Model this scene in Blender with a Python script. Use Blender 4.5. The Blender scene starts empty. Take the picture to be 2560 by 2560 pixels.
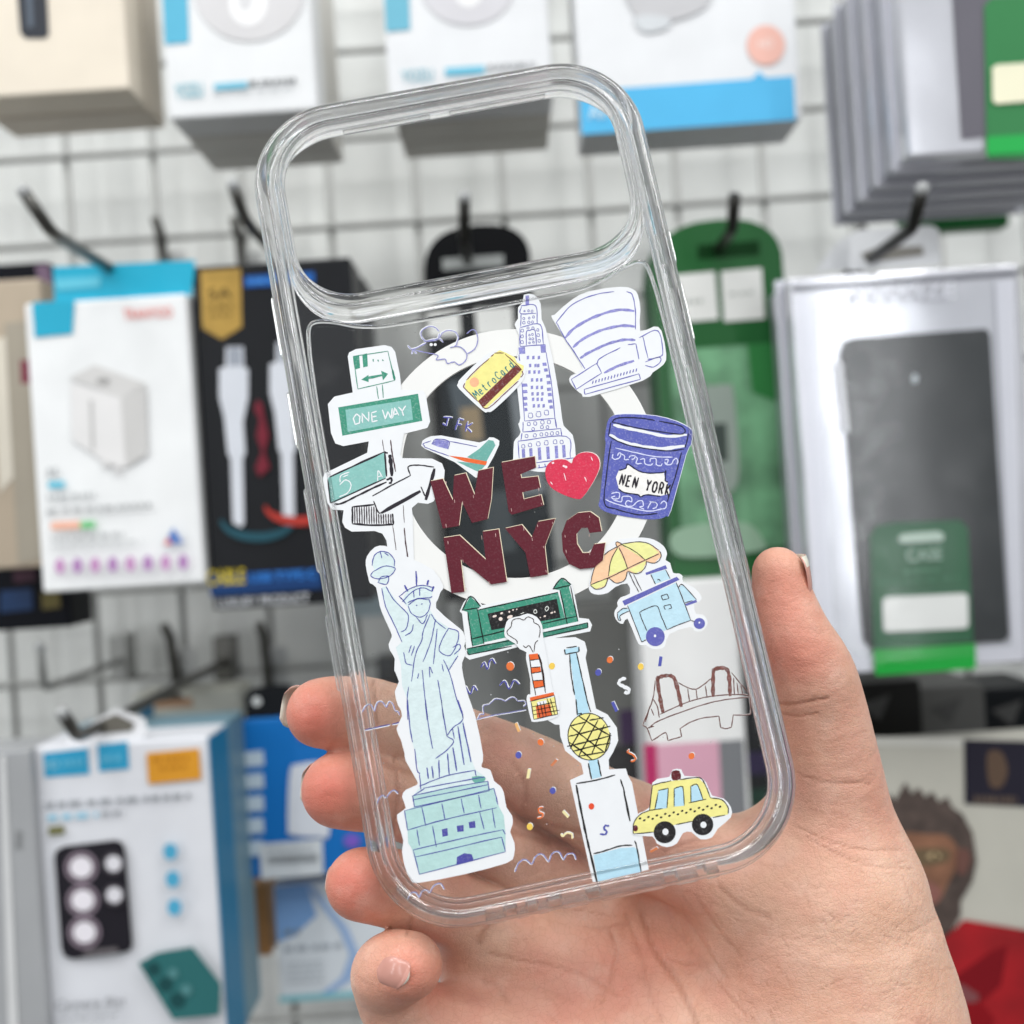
import bpy, bmesh, math, random
import numpy as np
from mathutils import Matrix, Vector

rnd = random.Random(7)
scene = bpy.context.scene
col = scene.collection

# ------------------------------------------------------------------ camera
CAM = np.array([0.0, 0.0, 1.5])
ROLL = math.radians(3.7)
FOV = math.radians(50.0)
RIGHT = np.array([math.cos(ROLL), 0.0, -math.sin(ROLL)])
UP = np.array([math.sin(ROLL), 0.0, math.cos(ROLL)])
FWD = np.array([0.0, 1.0, 0.0])
cd = bpy.data.cameras.new('camera')
cam = bpy.data.objects.new('camera', cd)
col.objects.link(cam)
cam.matrix_world = Matrix(((RIGHT[0], UP[0], -FWD[0], CAM[0]), (RIGHT[1], UP[1], -FWD[1], CAM[1]),
                           (RIGHT[2], UP[2], -FWD[2], CAM[2]), (0, 0, 0, 1)))
cd.sensor_fit = 'HORIZONTAL'
cd.sensor_width = 36.0
cd.lens = 18.0 / math.tan(FOV / 2)
cd.clip_start = 0.01
cd.clip_end = 50
cd.dof.use_dof = True
cd.dof.focus_distance = 0.203
cd.dof.aperture_fstop = 12.5
scene.camera = cam

# ------------------------------------------------------------------ light
w = bpy.data.worlds.new('World')
scene.world = w
w.use_nodes = True
wt = w.node_tree
bg = wt.nodes['Background']
bg.inputs[1].default_value = 1.0
gc = wt.nodes.new('ShaderNodeTexCoord')
gs = wt.nodes.new('ShaderNodeSeparateXYZ')
gr = wt.nodes.new('ShaderNodeValToRGB')          # a lit shop: bright ceiling, dimmer floor
wt.links.new(gc.outputs['Generated'], gs.inputs[0])
gm = wt.nodes.new('ShaderNodeMapRange')
gm.inputs['From Min'].default_value = -1.0
wt.links.new(gs.outputs['Z'], gm.inputs['Value'])
wt.links.new(gm.outputs[0], gr.inputs[0])
gr.color_ramp.elements[0].position = 0.15
gr.color_ramp.elements[0].color = (0.11, 0.107, 0.103, 1)
gr.color_ramp.elements[1].position = 0.85
gr.color_ramp.elements[1].color = (0.54, 0.56, 0.58, 1)
wt.links.new(gr.outputs[0], bg.inputs[0])


def area(name, loc, target, sx, sy, power, color=(1, 1, 1)):
    d = bpy.data.lights.new(name, 'AREA')
    d.shape = 'RECTANGLE'
    d.size, d.size_y, d.energy, d.color = sx, sy, power, color
    o = bpy.data.objects.new(name, d)
    col.objects.link(o)
    o.location = loc
    o.rotation_euler = (Vector(target) - Vector(loc)).to_track_quat('-Z', 'Y').to_euler()
    return o


# tube lamps: the shop's on the ceiling, upright ones added behind the camera for rim reflections
for (loc, sx, sy, pw) in (((-0.25, -0.75, 2.75), 1.3, 0.07, 6.0), ((-0.25, -0.35, 2.75), 1.3, 0.07, 5.5), ((0.65, -0.25, 2.7), 0.07, 1.2, 4.0), ((0.95, -0.25, 2.65), 0.07, 1.2, 4.0),
                          ((-1.0, 0.0, 2.55), 0.07, 1.2, 6.0)):
    area('ceiling_lamp', loc, (0.0, 0.38, 1.45), sx, sy, pw * 1.16, (1.0, 0.998, 0.992))
for (loc, pw) in (((-1.15, -0.55, 1.75), 2.6), ((-0.75, -1.1, 1.70), 2.0), ((1.15, -0.85, 1.80), 2.6), ((0.70, -1.2, 1.75), 2.0)):
    area('rim_glint_lamp', loc, (0.0, 0.35, 1.45), 0.05, 1.1, pw * 1.2, (0.96, 0.98, 1.0))  # added lamps, put here to draw bright lines on the clear rim
scene.view_settings.view_transform = 'Standard'
scene.view_settings.look = 'None'
scene.view_settings.exposure = -0.09
scene.view_settings.gamma = 1.0
scene.cycles.max_bounces = 16
scene.cycles.transmission_bounces = 14
scene.cycles.transparent_max_bounces = 24
scene.cycles.glossy_bounces = 6
scene.cycles.diffuse_bounces = 3
scene.cycles.sample_clamp_indirect = 6.0
scene.cycles.blur_glossy = 0.6

# ------------------------------------------------------------------ pixel helpers (photo is 2560 px square)
F25 = 1280.0 / math.tan(FOV / 2)


def ray(px, py):
    px = np.asarray(px, float)
    py = np.asarray(py, float)
    a = (px - 1280) / F25
    b = -(py - 1280) / F25
    return a[..., None] * RIGHT + b[..., None] * UP + FWD


def onY(px, py, Y):
    return CAM + ray(px, py) * Y


# case pose: solved from the four outer edge lines of the case in the photograph (77 x 157 mm case)
def rod(r):
    r = np.array(r)
    th = np.linalg.norm(r)
    k = r / th
    K = np.array([[0, -k[2], k[1]], [k[2], 0, -k[0]], [-k[1], k[0], 0]])
    return np.eye(3) + math.sin(th) * K + (1 - math.cos(th)) * K @ K


W2, H2 = 0.0385, 0.0784
CAMB = np.stack([RIGHT, -UP, FWD], 1)          # picture axes (right, down, forward) in world
RC = CAMB @ rod([-0.1650, -0.0212, -0.1951])
RC = np.stack([RC[:, 0], -RC[:, 1], -RC[:, 2]], 1)   # u right, v up, w out of the back towards the viewer
TC = CAM + CAMB @ np.array([0.0002, -0.0084, 0.2026])
CASE_M = Matrix([list(RC[0]) + [TC[0]], list(RC[1]) + [TC[1]], list(RC[2]) + [TC[2]], [0, 0, 0, 1]])


def on_case(px, py, wl=0.0):
    """photo pixel -> point (u, v, w) on the plane w=wl of the case"""
    d = ray(px, py)
    n = RC[:, 2]
    p0 = TC + n * wl
    t = ((p0 - CAM) @ n) / (d @ n)
    p = CAM + d * t[..., None]
    return (p - TC) @ RC


# ------------------------------------------------------------------ materials
def lin(c):
    if isinstance(c, str):
        c = [int(c[i:i + 2], 16) / 255 for i in (0, 2, 4)]
    return tuple((x / 12.92 if x <= 0.04045 else ((x + 0.055) / 1.055) ** 2.4) for x in c) + (1.0,)


MATS = {}


def mat(name, color='ffffff', rough=0.5, var=0.0, vscale=60.0, bump=0.0, bscale=400.0, metal=0.0, spec=0.5,
        coat=0.0, grain=0.0, gscale=2600.0):
    if name in MATS:
        return MATS[name]
    m = bpy.data.materials.new(name)
    m.use_nodes = True
    nt = m.node_tree
    b = nt.nodes['Principled BSDF']
    c = lin(color)
    b.inputs['Base Color'].default_value = c
    b.inputs['Roughness'].default_value = rough
    b.inputs['Metallic'].default_value = metal
    b.inputs['Specular IOR Level'].default_value = spec
    b.inputs['Coat Weight'].default_value = coat
    b.inputs['Coat Roughness'].default_value = 0.08
    tc = nt.nodes.new('ShaderNodeTexCoord')
    last = None
    if var > 0:
        n = nt.nodes.new('ShaderNodeTexNoise')
        n.inputs['Scale'].default_value = vscale
        n.inputs['Detail'].default_value = 4
        nt.links.new(tc.outputs['Object'], n.inputs['Vector'])
        mp = nt.nodes.new('ShaderNodeMapRange')
        mp.inputs['From Min'].default_value = 0.3
        mp.inputs['From Max'].default_value = 0.7
        mp.inputs['To Min'].default_value = 1 - var
        mp.inputs['To Max'].default_value = 1 + var * 0.6
        nt.links.new(n.outputs['Fac'], mp.inputs['Value'])
        mx = nt.nodes.new('ShaderNodeVectorMath')
        mx.operation = 'SCALE'
        mx.inputs[0].default_value = c[:3]
        nt.links.new(mp.outputs[0], mx.inputs['Scale'])
        last = mx.outputs[0]
    if grain > 0:
        n = nt.nodes.new('ShaderNodeTexNoise')
        n.inputs['Scale'].default_value = gscale
        n.inputs['Detail'].default_value = 2
        nt.links.new(tc.outputs['Object'], n.inputs['Vector'])
        mp = nt.nodes.new('ShaderNodeMapRange')
        mp.inputs['From Min'].default_value = 0.52
        mp.inputs['From Max'].default_value = 0.72
        mp.inputs['To Max'].default_value = grain
        nt.links.new(n.outputs['Fac'], mp.inputs['Value'])
        mx = nt.nodes.new('ShaderNodeMix')
        mx.data_type = 'RGBA'
        mx.inputs[6].default_value = c
        mx.inputs[7].default_value = tuple(min(1, x * 0.5 + 0.42) for x in c[:3]) + (1,)
        if last:
            nt.links.new(last, mx.inputs[6])
        nt.links.new(mp.outputs[0], mx.inputs[0])
        last = mx.outputs[2]
    if last:
        nt.links.new(last, b.inputs['Base Color'])
    if bump > 0:
        n = nt.nodes.new('ShaderNodeTexNoise')
        n.inputs['Scale'].default_value = bscale
        nt.links.new(tc.outputs['Object'], n.inputs['Vector'])
        bp = nt.nodes.new('ShaderNodeBump')
        bp.inputs['Strength'].default_value = bump
        bp.inputs['Distance'].default_value = 0.0005
        nt.links.new(n.outputs['Fac'], bp.inputs['Height'])
        nt.links.new(bp.outputs[0], b.inputs['Normal'])
    MATS[name] = m
    return m


def paint(hexc, rough=0.45):
    return mat('card_' + hexc, hexc, rough=rough, var=0.05, vscale=40, spec=0.28 if sum(lin(hexc)[:3]) > 0.1 else 0.1)


def ink(hexc, grain=0.0):
    return mat('ink_%s_%d' % (hexc, grain * 100), hexc, rough=0.5, var=0.06, vscale=700, grain=grain, bump=0.12, bscale=2200, spec=0.3)


def clear_plastic():
    m = bpy.data.materials.new('clear_plastic')
    m.use_nodes = True
    nt = m.node_tree
    nt.nodes.remove(nt.nodes['Principled BSDF'])
    out = nt.nodes['Material Output']
    g = nt.nodes.new('ShaderNodeBsdfGlass')
    g.inputs['IOR'].default_value = 1.47
    g.inputs['Roughness'].default_value = 0.0
    g.inputs['Color'].default_value = (1, 1, 1, 1)
    t = nt.nodes.new('ShaderNodeBsdfTransparent')
    t.inputs[0].default_value = (1, 1, 1, 1)
    mx = nt.nodes.new('ShaderNodeMixShader')
    mx.inputs[0].default_value = 0.15
    nt.links.new(g.outputs[0], mx.inputs[1])
    nt.links.new(t.outputs[0], mx.inputs[2])
    gl = nt.nodes.new('ShaderNodeBsdfGlossy')          # gloss added to brighten the rim's highlights, partly standing for fine scratches
    gl.inputs['Roughness'].default_value = 0.06
    gl.inputs['Color'].default_value = (1, 1, 1, 1)
    mx2 = nt.nodes.new('ShaderNodeMixShader')
    mx2.inputs[0].default_value = 0.05
    nt.links.new(mx.outputs[0], mx2.inputs[1])
    nt.links.new(gl.outputs[0], mx2.inputs[2])
    nt.links.new(mx2.outputs[0], out.inputs['Surface'])
    return m


def clear_sheet(name='clear_sheet', tint=(0.985, 0.987, 0.988, 1), gl=1.0, wavy=0.0):
    m = bpy.data.materials.new(name)
    m.use_nodes = True
    nt = m.node_tree
    nt.nodes.remove(nt.nodes['Principled BSDF'])
    out = nt.nodes['Material Output']
    g = nt.nodes.new('ShaderNodeBsdfGlossy')
    g.inputs['Roughness'].default_value = 0.04
    g.inputs['Color'].default_value = (gl, gl, gl, 1)
    t = nt.nodes.new('ShaderNodeBsdfTransparent')
    t.inputs[0].default_value = tint
    if wavy:                                          # crinkled film: the lamps break up in it
        wc = nt.nodes.new('ShaderNodeTexCoord')
        wn = nt.nodes.new('ShaderNodeTexNoise')
        wn.inputs['Scale'].default_value = 11
        wn.inputs['Detail'].default_value = 1.5
        wb = nt.nodes.new('ShaderNodeBump')
        wb.inputs['Strength'].default_value = wavy
        wb.inputs['Distance'].default_value = 0.0022
        nt.links.new(wc.outputs['Object'], wn.inputs['Vector'])
        nt.links.new(wn.outputs['Fac'], wb.inputs['Height'])
        nt.links.new(wb.outputs[0], g.inputs['Normal'])
    lw = nt.nodes.new('ShaderNodeLayerWeight')        # same reflection from both sides of the thin sheet
    lw.inputs[0].default_value = 0.5
    pw = nt.nodes.new('ShaderNodeMath')
    pw.operation = 'POWER'
    pw.inputs[1].default_value = 5.0
    nt.links.new(lw.outputs['Facing'], pw.inputs[0])
    ma = nt.nodes.new('ShaderNodeMath')
    ma.operation = 'MULTIPLY_ADD'
    ma.inputs[1].default_value = 0.96
    ma.inputs[2].default_value = 0.042 if wavy else 0.028
    nt.links.new(pw.outputs[0], ma.inputs[0])
    mx = nt.nodes.new('ShaderNodeMixShader')
    nt.links.new(ma.outputs[0], mx.inputs[0])
    # finger smudges and dust
    tc = nt.nodes.new('ShaderNodeTexCoord')
    n1 = nt.nodes.new('ShaderNodeTexNoise')
    n1.inputs['Scale'].default_value = 70
    n1.inputs['Detail'].default_value = 6
    nt.links.new(tc.outputs['Object'], n1.inputs['Vector'])
    r1 = nt.nodes.new('ShaderNodeMapRange')
    for k_, v_ in zip(('From Min', 'From Max', 'To Min', 'To Max'), (0.45, 0.75, 0.14, 0.22) if wavy else (0.45, 0.75, 0.03, 0.16)):
        r1.inputs[k_].default_value = v_
    nt.links.new(n1.outputs['Fac'], r1.inputs['Value'])
    nt.links.new(r1.outputs[0], g.inputs['Roughness'])
    v1 = nt.nodes.new('ShaderNodeTexVoronoi')
    v1.inputs['Scale'].default_value = 260
    nt.links.new(tc.outputs['Object'], v1.inputs['Vector'])
    r2 = nt.nodes.new('ShaderNodeMapRange')
    for k_, v_ in zip(('From Min', 'From Max', 'To Min', 'To Max'), (0.018, 0.036, 0.55, 0.0)):
        r2.inputs[k_].default_value = v_
    nt.links.new(v1.outputs['Distance'], r2.inputs['Value'])
    r3 = nt.nodes.new('ShaderNodeMapRange')
    for k_, v_ in zip(('From Min', 'From Max', 'To Min', 'To Max'), (0.58, 0.85, 0.0, 0.022)):
        r3.inputs[k_].default_value = v_
    nt.links.new(n1.outputs['Fac'], r3.inputs['Value'])
    mxx = nt.nodes.new('ShaderNodeMath')
    mxx.operation = 'MAXIMUM'
    nt.links.new(r2.outputs[0], mxx.inputs[0])
    nt.links.new(r3.outputs[0], mxx.inputs[1])
    df = nt.nodes.new('ShaderNodeBsdfDiffuse')
    df.inputs[0].default_value = (0.8, 0.8, 0.8, 1)
    mx2 = nt.nodes.new('ShaderNodeMixShader')
    nt.links.new(mxx.outputs[0], mx2.inputs[0])
    nt.links.new(t.outputs[0], mx.inputs[1])
    nt.links.new(g.outputs[0], mx.inputs[2])
    nt.links.new(mx.outputs[0], mx2.inputs[1])
    nt.links.new(df.outputs[0], mx2.inputs[2])
    nt.links.new(mx2.outputs[0], out.inputs['Surface'])
    return m


CLEAR = clear_plastic()
SHEET = clear_sheet()


# ------------------------------------------------------------------ object helpers
def tag(o, label, cat, group=None, kind=None):
    if label:
        o['label'] = label
    if cat:
        o['category'] = cat
    if group:
        o['group'] = group
    if kind:
        o['kind'] = kind
    return o


def empty(name, loc=(0, 0, 0), label=None, cat=None, group=None, matrix=None):
    o = bpy.data.objects.new(name, None)
    o.empty_display_size = 0.01
    col.objects.link(o)
    if matrix is not None:
        o.matrix_world = matrix
    else:
        o.location = loc
    return tag(o, label, cat, group)


def mesh_obj(name, verts, faces, m, parent=None, smooth=False):
    me = bpy.data.meshes.new(name)
    me.from_pydata([tuple(map(float, v)) for v in verts], [], faces)
    me.update()
    if smooth:
        me.polygons.foreach_set('use_smooth', [True] * len(me.polygons))
    o = bpy.data.objects.new(name, me)
    col.objects.link(o)
    if m is not None:
        me.materials.append(m)
    if parent is not None:
        o.parent = parent
    return o


def catmull(p, closed=False, n=6):
    p = np.asarray(p, float)
    if len(p) < 3:
        t = np.linspace(0, 1, n + 1)[:, None]
        return p[0] * (1 - t) + p[-1] * t
    N = len(p)
    out = []
    for i in range(N if closed else N - 1):
        if closed:
            a, b, c, d = p[i - 1], p[i], p[(i + 1) % N], p[(i + 2) % N]
        else:
            b, c = p[i], p[i + 1]
            a = p[i - 1] if i else 2 * b - c
            d = p[i + 2] if i + 2 < N else 2 * c - b
        for k in range(n):
            t = k / n
            out.append(0.5 * (2 * b + (c - a) * t + (2 * a - 5 * b + 4 * c - d) * t * t + (3 * b - a - 3 * c + d) * t ** 3))
    if not closed:
        out.append(p[-1])
    return np.array(out)


def pts(s):
    return np.array([[float(a) for a in q.split(',')] for q in s.split()])


def tube(name, path, r, m, parent=None, seg=10, cap=True):
    """round rod along a list of 3-D points"""
    P = np.asarray(path, float)
    rr = np.full(len(P), r) if np.isscalar(r) else np.asarray(r)
    V, Fc = [], []
    t = np.gradient(P, axis=0)
    t /= np.linalg.norm(t, axis=1)[:, None]
    ref = np.array([0.13, 0.21, 0.97])
    if abs(t[0] @ ref) > 0.9:
        ref = np.array([1.0, 0.1, 0])
    for i in range(len(P)):
        a = np.cross(t[i], ref)
        a /= np.linalg.norm(a)
        b = np.cross(t[i], a)
        for k in range(seg):
            q = 2 * math.pi * k / seg
            V.append(P[i] + rr[i] * (math.cos(q) * a + math.sin(q) * b))
    for i in range(len(P) - 1):
        for k in range(seg):
            Fc.append((i * seg + k, i * seg + (k + 1) % seg, (i + 1) * seg + (k + 1) % seg, (i + 1) * seg + k))
    if cap:
        Fc.append(tuple(range(seg))[::-1])
        Fc.append(tuple((len(P) - 1) * seg + k for k in range(seg)))
    return mesh_obj(name, V, Fc, m, parent, True)


def block(name, lo, hi, m, parent=None, bev=0.0008):
    """bevelled box between two corners (local coordinates of the parent)"""
    bm = bmesh.new()
    bmesh.ops.create_cube(bm, size=1)
    lo = np.array(lo, float)
    hi = np.array(hi, float)
    for v in bm.verts:
        v.co = Vector([(lo[i] + hi[i]) / 2 + v.co[i] * (hi[i] - lo[i]) for i in range(3)])
    if bev:
        bmesh.ops.bevel(bm, geom=list(bm.edges), offset=min(bev, 0.4 * float(min(hi - lo))), segments=2, affect='EDGES', profile=0.5)
    me = bpy.data.meshes.new(name)
    bm.to_mesh(me)
    bm.free()
    o = bpy.data.objects.new(name, me)
    col.objects.link(o)
    me.materials.append(m)
    if parent is not None:
        o.parent = parent
    return o


# ------------------------------------------------------------------ the shop wall
def wall_sheet():
    Y = 0.715
    m = mat('wall_paint', 'dfe1de', rough=0.3, var=0.14, vscale=7, bump=0.1, bscale=60)
    o = mesh_obj('wall', [(-1.6, Y, 0.3), (1.6, Y, 0.3), (1.6, Y, 2.7), (-1.6, Y, 2.7),
                          (-1.6, Y + .02, 0.3), (1.6, Y + .02, 0.3), (1.6, Y + .02, 2.7), (-1.6, Y + .02, 2.7)],
                 [(0, 1, 2, 3), (7, 6, 5, 4), (0, 4, 5, 1), (3, 2, 6, 7), (0, 3, 7, 4), (1, 5, 6, 2)], m)
    tag(o, None, None, None, 'structure')


wall_sheet()
YG = 0.690                                     # the wire grid stands just off the wall
STEEL = mat('hook_steel', '6b6a66', rough=0.35, metal=0.9, var=0.1)
WIRE = mat('grid_wire', '9c9d9a', rough=0.4, metal=0.3, var=0.1)
grid = empty('wire_grid', (0, YG, 1.0), 'grey steel wire display grid fixed along the whole white wall', 'display grid')
gx0 = onY(185, 700, YG)[0]
gz0 = onY(185, 615, YG)[2]
vw = hw = None
for i in range(-8, 16):
    x = gx0 + i * 0.0545
    if abs(x) > 0.52:
        continue
    if vw is None:
        vw = tube('wire', [(0, 0, -0.62), (0, 0, 0.62)], 0.0021, WIRE, grid, 8)
        o = vw
    else:
        o = vw.copy()
        col.objects.link(o)
    o.location = (x, 0, 0.5)
for i in range(-12, 12):
    z = gz0 + i * 0.0545
    if abs(z - 1.5) > 0.52:
        continue
    if hw is None:
        hw = tube('wire', [(-0.56, 0, 0), (0.56, 0, 0)], 0.0021, WIRE, grid, 8)
        o = hw
    else:
        o = hw.copy()
        col.objects.link(o)
    o.location = (0, -0.0045, z - 1.0)

S19 = 2560 / 1932.0                            # coordinates read off the 1932 px overview


def hook(tip, bend, ytip, label, color=None, r=0.0026, bracket=True, knob=True):
    """steel display hook: straight out from the grid, turned up at its end (tip and bend in overview pixels)"""
    b = onY(bend[0] * S19, bend[1] * S19, ytip + 0.012)
    t = onY(tip[0] * S19, tip[1] * S19, ytip)
    root = np.array([b[0], YG - 0.007, b[2]])
    e = empty('display_hook', tuple(root), label, 'hook', 'steel hooks on the display grid')
    m = color or STEEL
    path = [np.array([0, 0, 0.0]), (b - root) * 0.5, (b - root) * 0.93]
    path += list(catmull([(b - root) * 0.93, (b - root) * 0.985 + (t - b) * 0.04, (b - root) + (t - b) * 0.16], n=4)[1:])
    path += [(b - root) + (t - b) * 0.5, t - root]
    tube('rod', path, r, m, e)
    if bracket:
        block('bracket', (-0.006, -0.004, -0.012), (0.006, 0.012, 0.016), m, e)
    if knob:
        k = t - root
        bm = bmesh.new()
        bmesh.ops.create_uvsphere(bm, u_segments=12, v_segments=8, radius=0.0028)
        me = bpy.data.meshes.new('end_cap')
        bm.to_mesh(me)
        bm.free()
        me.polygons.foreach_set('use_smooth', [True] * len(me.polygons))
        me.materials.append(mat('cap_plastic', 'a4a6a6', rough=0.25))
        o = bpy.data.objects.new('end_cap', me)
        col.objects.link(o)
        o.parent = e
        o.location = k
    return e


DARK = mat('hook_dark', '33322f', rough=0.35, metal=0.6)
hook((45, 362), (98, 440), 0.43, 'thick dark steel hook ending left above the white charger carton')
hook((440, 350), (462, 415), 0.46, 'dark steel hook with raised end above the black cable carton')
hook((876, 372), (876, 455), 0.47, 'dark steel hook carrying the black arched hang card', DARK)
hook((1386, 368), (1382, 435), 0.47, 'dark hook carrying the green arched hang card', DARK, knob=False)
hook((1740, 357), (1722, 432), 0.42, 'dark hook carrying the silver blister pack with green card', DARK)
hook((118, 1345), (148, 1392), 0.44, 'grey hook through the white tab of the camera film carton')
hook((76, 1222), (84, 1300), 0.56, 'grey hook at the far left below the black carton', WIRE, 0.002)
hook((640, 1352), (655, 1392), 0.50, 'small steel hook above the blue carton behind the fingers')
for i, (x, y) in enumerate(((318, 490), (462, 490), (335, 1235), (508, 1232), (760, 1232), (1610, 505))):
    # empty steel clips hooked over the grid wires
    p = onY(x * S19, y * S19, YG)
    where = ('above the left end of the blue header', 'above the right end of the blue header', 'below the white charger carton',
             'below the gap beside the black cable carton', 'behind the statue print', 'beside the top of the silver blister pack')[i]
    e = empty('grid_clip', tuple(p), 'small empty steel clip on the grid ' + where, 'clip', 'steel clips on the grid')
    tube('rod', [(0, -0.006, -0.022), (0, -0.009, -0.004), (0, -0.012, 0.012), (0, -0.022, 0.020)], 0.0030, STEEL, e)
    block('plate', (-0.005, -0.0045, -0.026), (0.012, -0.0025, 0.004), mat('clip_white', 'c9cbca', rough=0.3), e)


# ------------------------------------------------------------------ packages
class Pack:
    """a package whose front lies in the plane Y=y; corners are read from the photo (overview pixels)"""

    def __init__(self, name, label, cat, tl, tr, bl, y, thick, color, group=None, conv=None, body='carton', rough=0.4, ref=None):
        cv = conv or (lambda x, y_: (x * S19, y_ * S19))
        self.cv, self.y = cv, y
        a, b, c = [onY(*cv(*q), ref or y) for q in (tl, tr, bl)]      # ref: depth of the stack's front pack
        self.x0, self.x1 = (a[0] + c[0]) / 2, b[0] + (c[0] - a[0]) / 2
        self.z1, self.z0 = (a[2] + b[2]) / 2, c[2] + (b[2] - a[2]) / 2
        self.o = np.array([(self.x0 + self.x1) / 2, y, self.z0])
        self.e = empty(name, tuple(self.o), label, cat, group)
        self.layer = 0
        hx = (self.x1 - self.x0) / 2
        self.hx, self.h = hx, self.z1 - self.z0
        if body:
            block(body, (-hx, 0, 0), (hx, thick, self.h), paint(color, rough) if isinstance(color, str) else color, self.e, 0.0012)

    def shape(self, name, P, color, smooth=False, parent=None, lift=None, rough=0.4):
        P = np.asarray(P, float)
        if smooth:
            P = catmull(P, True, 5)
        self.layer += 1
        dy = lift if lift is not None else 0.0003 + 0.00012 * self.layer
        X = np.array([onY(*self.cv(x, y_), self.y - dy) for x, y_ in P]) - self.o
        q = mesh_obj(name, X, [tuple(range(len(X)))], paint(color, rough) if isinstance(color, str) else color, self.e)
        return q

    def poly(self, name, s, color, **k):
        return self.shape(name, pts(s), color, **k)

    def disc(self, name, x, y, rx, ry, color, **k):
        a = np.linspace(0, 2 * math.pi, 29)[:-1]
        return self.shape(name, np.stack([x + rx * np.cos(a), y + ry * np.sin(a)], 1), color, **k)

    def bars(self, name, x, y, wd, ht, n, color, slope=-0.067, gap=0.35):
        """a line of print too small to read: a row of short word bars"""
        V, Fc = [], []
        self.layer += 1
        dy = 0.0003 + 0.00012 * self.layer
        k = 0.0
        r = random.Random(int(x * 7 + y))
        while k < 1 - 1e-6:
            s = min(1 - k, (0.5 + r.random()) / n)
            xs = (x + wd * k, x + wd * (k + s * (1 - gap)))
            i = len(V)
            for (xx, yy) in ((xs[0], y), (xs[1], y), (xs[1], y + ht), (xs[0], y + ht)):
                V.append(onY(*self.cv(xx, yy + slope * (xx - x)), self.y - dy) - self.o)
            Fc.append((i, i + 1, i + 2, i + 3))
            k += s
        return mesh_obj(name, V, Fc, paint(color), self.e)

    def text(self, name, s, x, y, ht, wd, color, shear=0.0):
        """lettering: baseline starts at (x, y), cap height ht, total width wd (pixels)"""
        cu = bpy.data.curves.new('lettering', 'FONT')
        cu.body = s
        cu.size = 1.0
        cu.offset = 0.012
        t = bpy.data.objects.new('lettering', cu)
        col.objects.link(t)
        bpy.context.view_layer.update()
        me = bpy.data.meshes.new_from_object(t.evaluated_get(bpy.context.evaluated_depsgraph_get()))
        bpy.data.objects.remove(t)
        bpy.data.curves.remove(cu)
        co = np.array([v.co[:] for v in me.vertices])
        co[:, 0] -= co[:, 0].min()
        sx = 1.0 / max(1e-6, co[:, 0].max())
        self.layer += 1
        p0 = onY(*self.cv(x, y), self.y)
        p1 = onY(*self.cv(x + wd, y - 0.065 * wd), self.y)
        ph = onY(*self.cv(x, y - ht), self.y)
        Wm, Hm = p1[0] - p0[0], ph[2] - p0[2]
        for v, c in zip(me.vertices, co):
            yy = c[1] / 0.70 * Hm
            v.co = Vector((p0[0] - self.o[0] + c[0] * sx * Wm + shear * yy, -0.0003 - 0.00012 * self.layer, p0[2] - self.o[2] + yy))
        me.materials.append(paint(color))
        q = bpy.data.objects.new(name, me)
        col.objects.link(q)
        q.parent = self.e
        return q


def Z(x0, y0, s):
    return lambda x, y: (x0 + x * s, y0 + y * s)


z4, z5, z6 = Z(0, 0, 900 / 1932), Z(0, 600, 900 / 1581), Z(0, 1600, 1000 / 1932)
z7, z8, z9 = Z(1560, 0, 1000 / 1932), Z(1660, 500, 900 / 1338), Z(2100, 1750, 460 / 1097)

# --- top row
G_TOP = 'cartons hanging in the top row'
for i in range(2):
    p = Pack('phone_carton', ('cream carton with a dark phone picture at the top left', 'cream carton hidden behind the front cream carton, top left')[i],
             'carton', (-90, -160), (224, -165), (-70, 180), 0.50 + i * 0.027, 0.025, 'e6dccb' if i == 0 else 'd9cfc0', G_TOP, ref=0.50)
    if i == 0:
        p.poly('phone_picture', '28,-60 86,-62 92,66 84,72 48,72 38,62', '30343c')
        p.poly('phone_shine', '48,-20 60,-20 64,50 52,52', '5a6470')
NTH = ('', 'second', 'third', 'fourth', 'fifth', 'rearmost')
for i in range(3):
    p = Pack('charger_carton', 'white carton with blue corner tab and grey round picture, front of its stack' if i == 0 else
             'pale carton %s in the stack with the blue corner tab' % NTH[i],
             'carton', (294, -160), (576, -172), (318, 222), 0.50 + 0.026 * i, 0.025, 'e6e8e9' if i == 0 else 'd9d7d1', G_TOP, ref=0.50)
    if i == 0:
        p.poly('blue_tab', '303,-60 352,-62 357,80 311,84', '5bb4d2')
        p.disc('round_picture', 470, -20, 105, 98, 'd5d4d5')
        p.disc('earphone_picture', 468, 5, 36, 44, 'f3f3f3')
        p.disc('earphone_hole', 462, -4, 14, 24, 'd9d9da')
        p.text('brand_lettering', 'YOZU', 332, 186, 26, 52, '7cbccb')
        p.poly('blue_bar', '404,158 466,153 466,165 404,170', '6fbfd8')
        p.bars('product_lettering', 470, 152, 92, 10, 6, '777a7c')
        p.bars('fine_print', 404, 176, 150, 3, 7, 'aab0b2')
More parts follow.
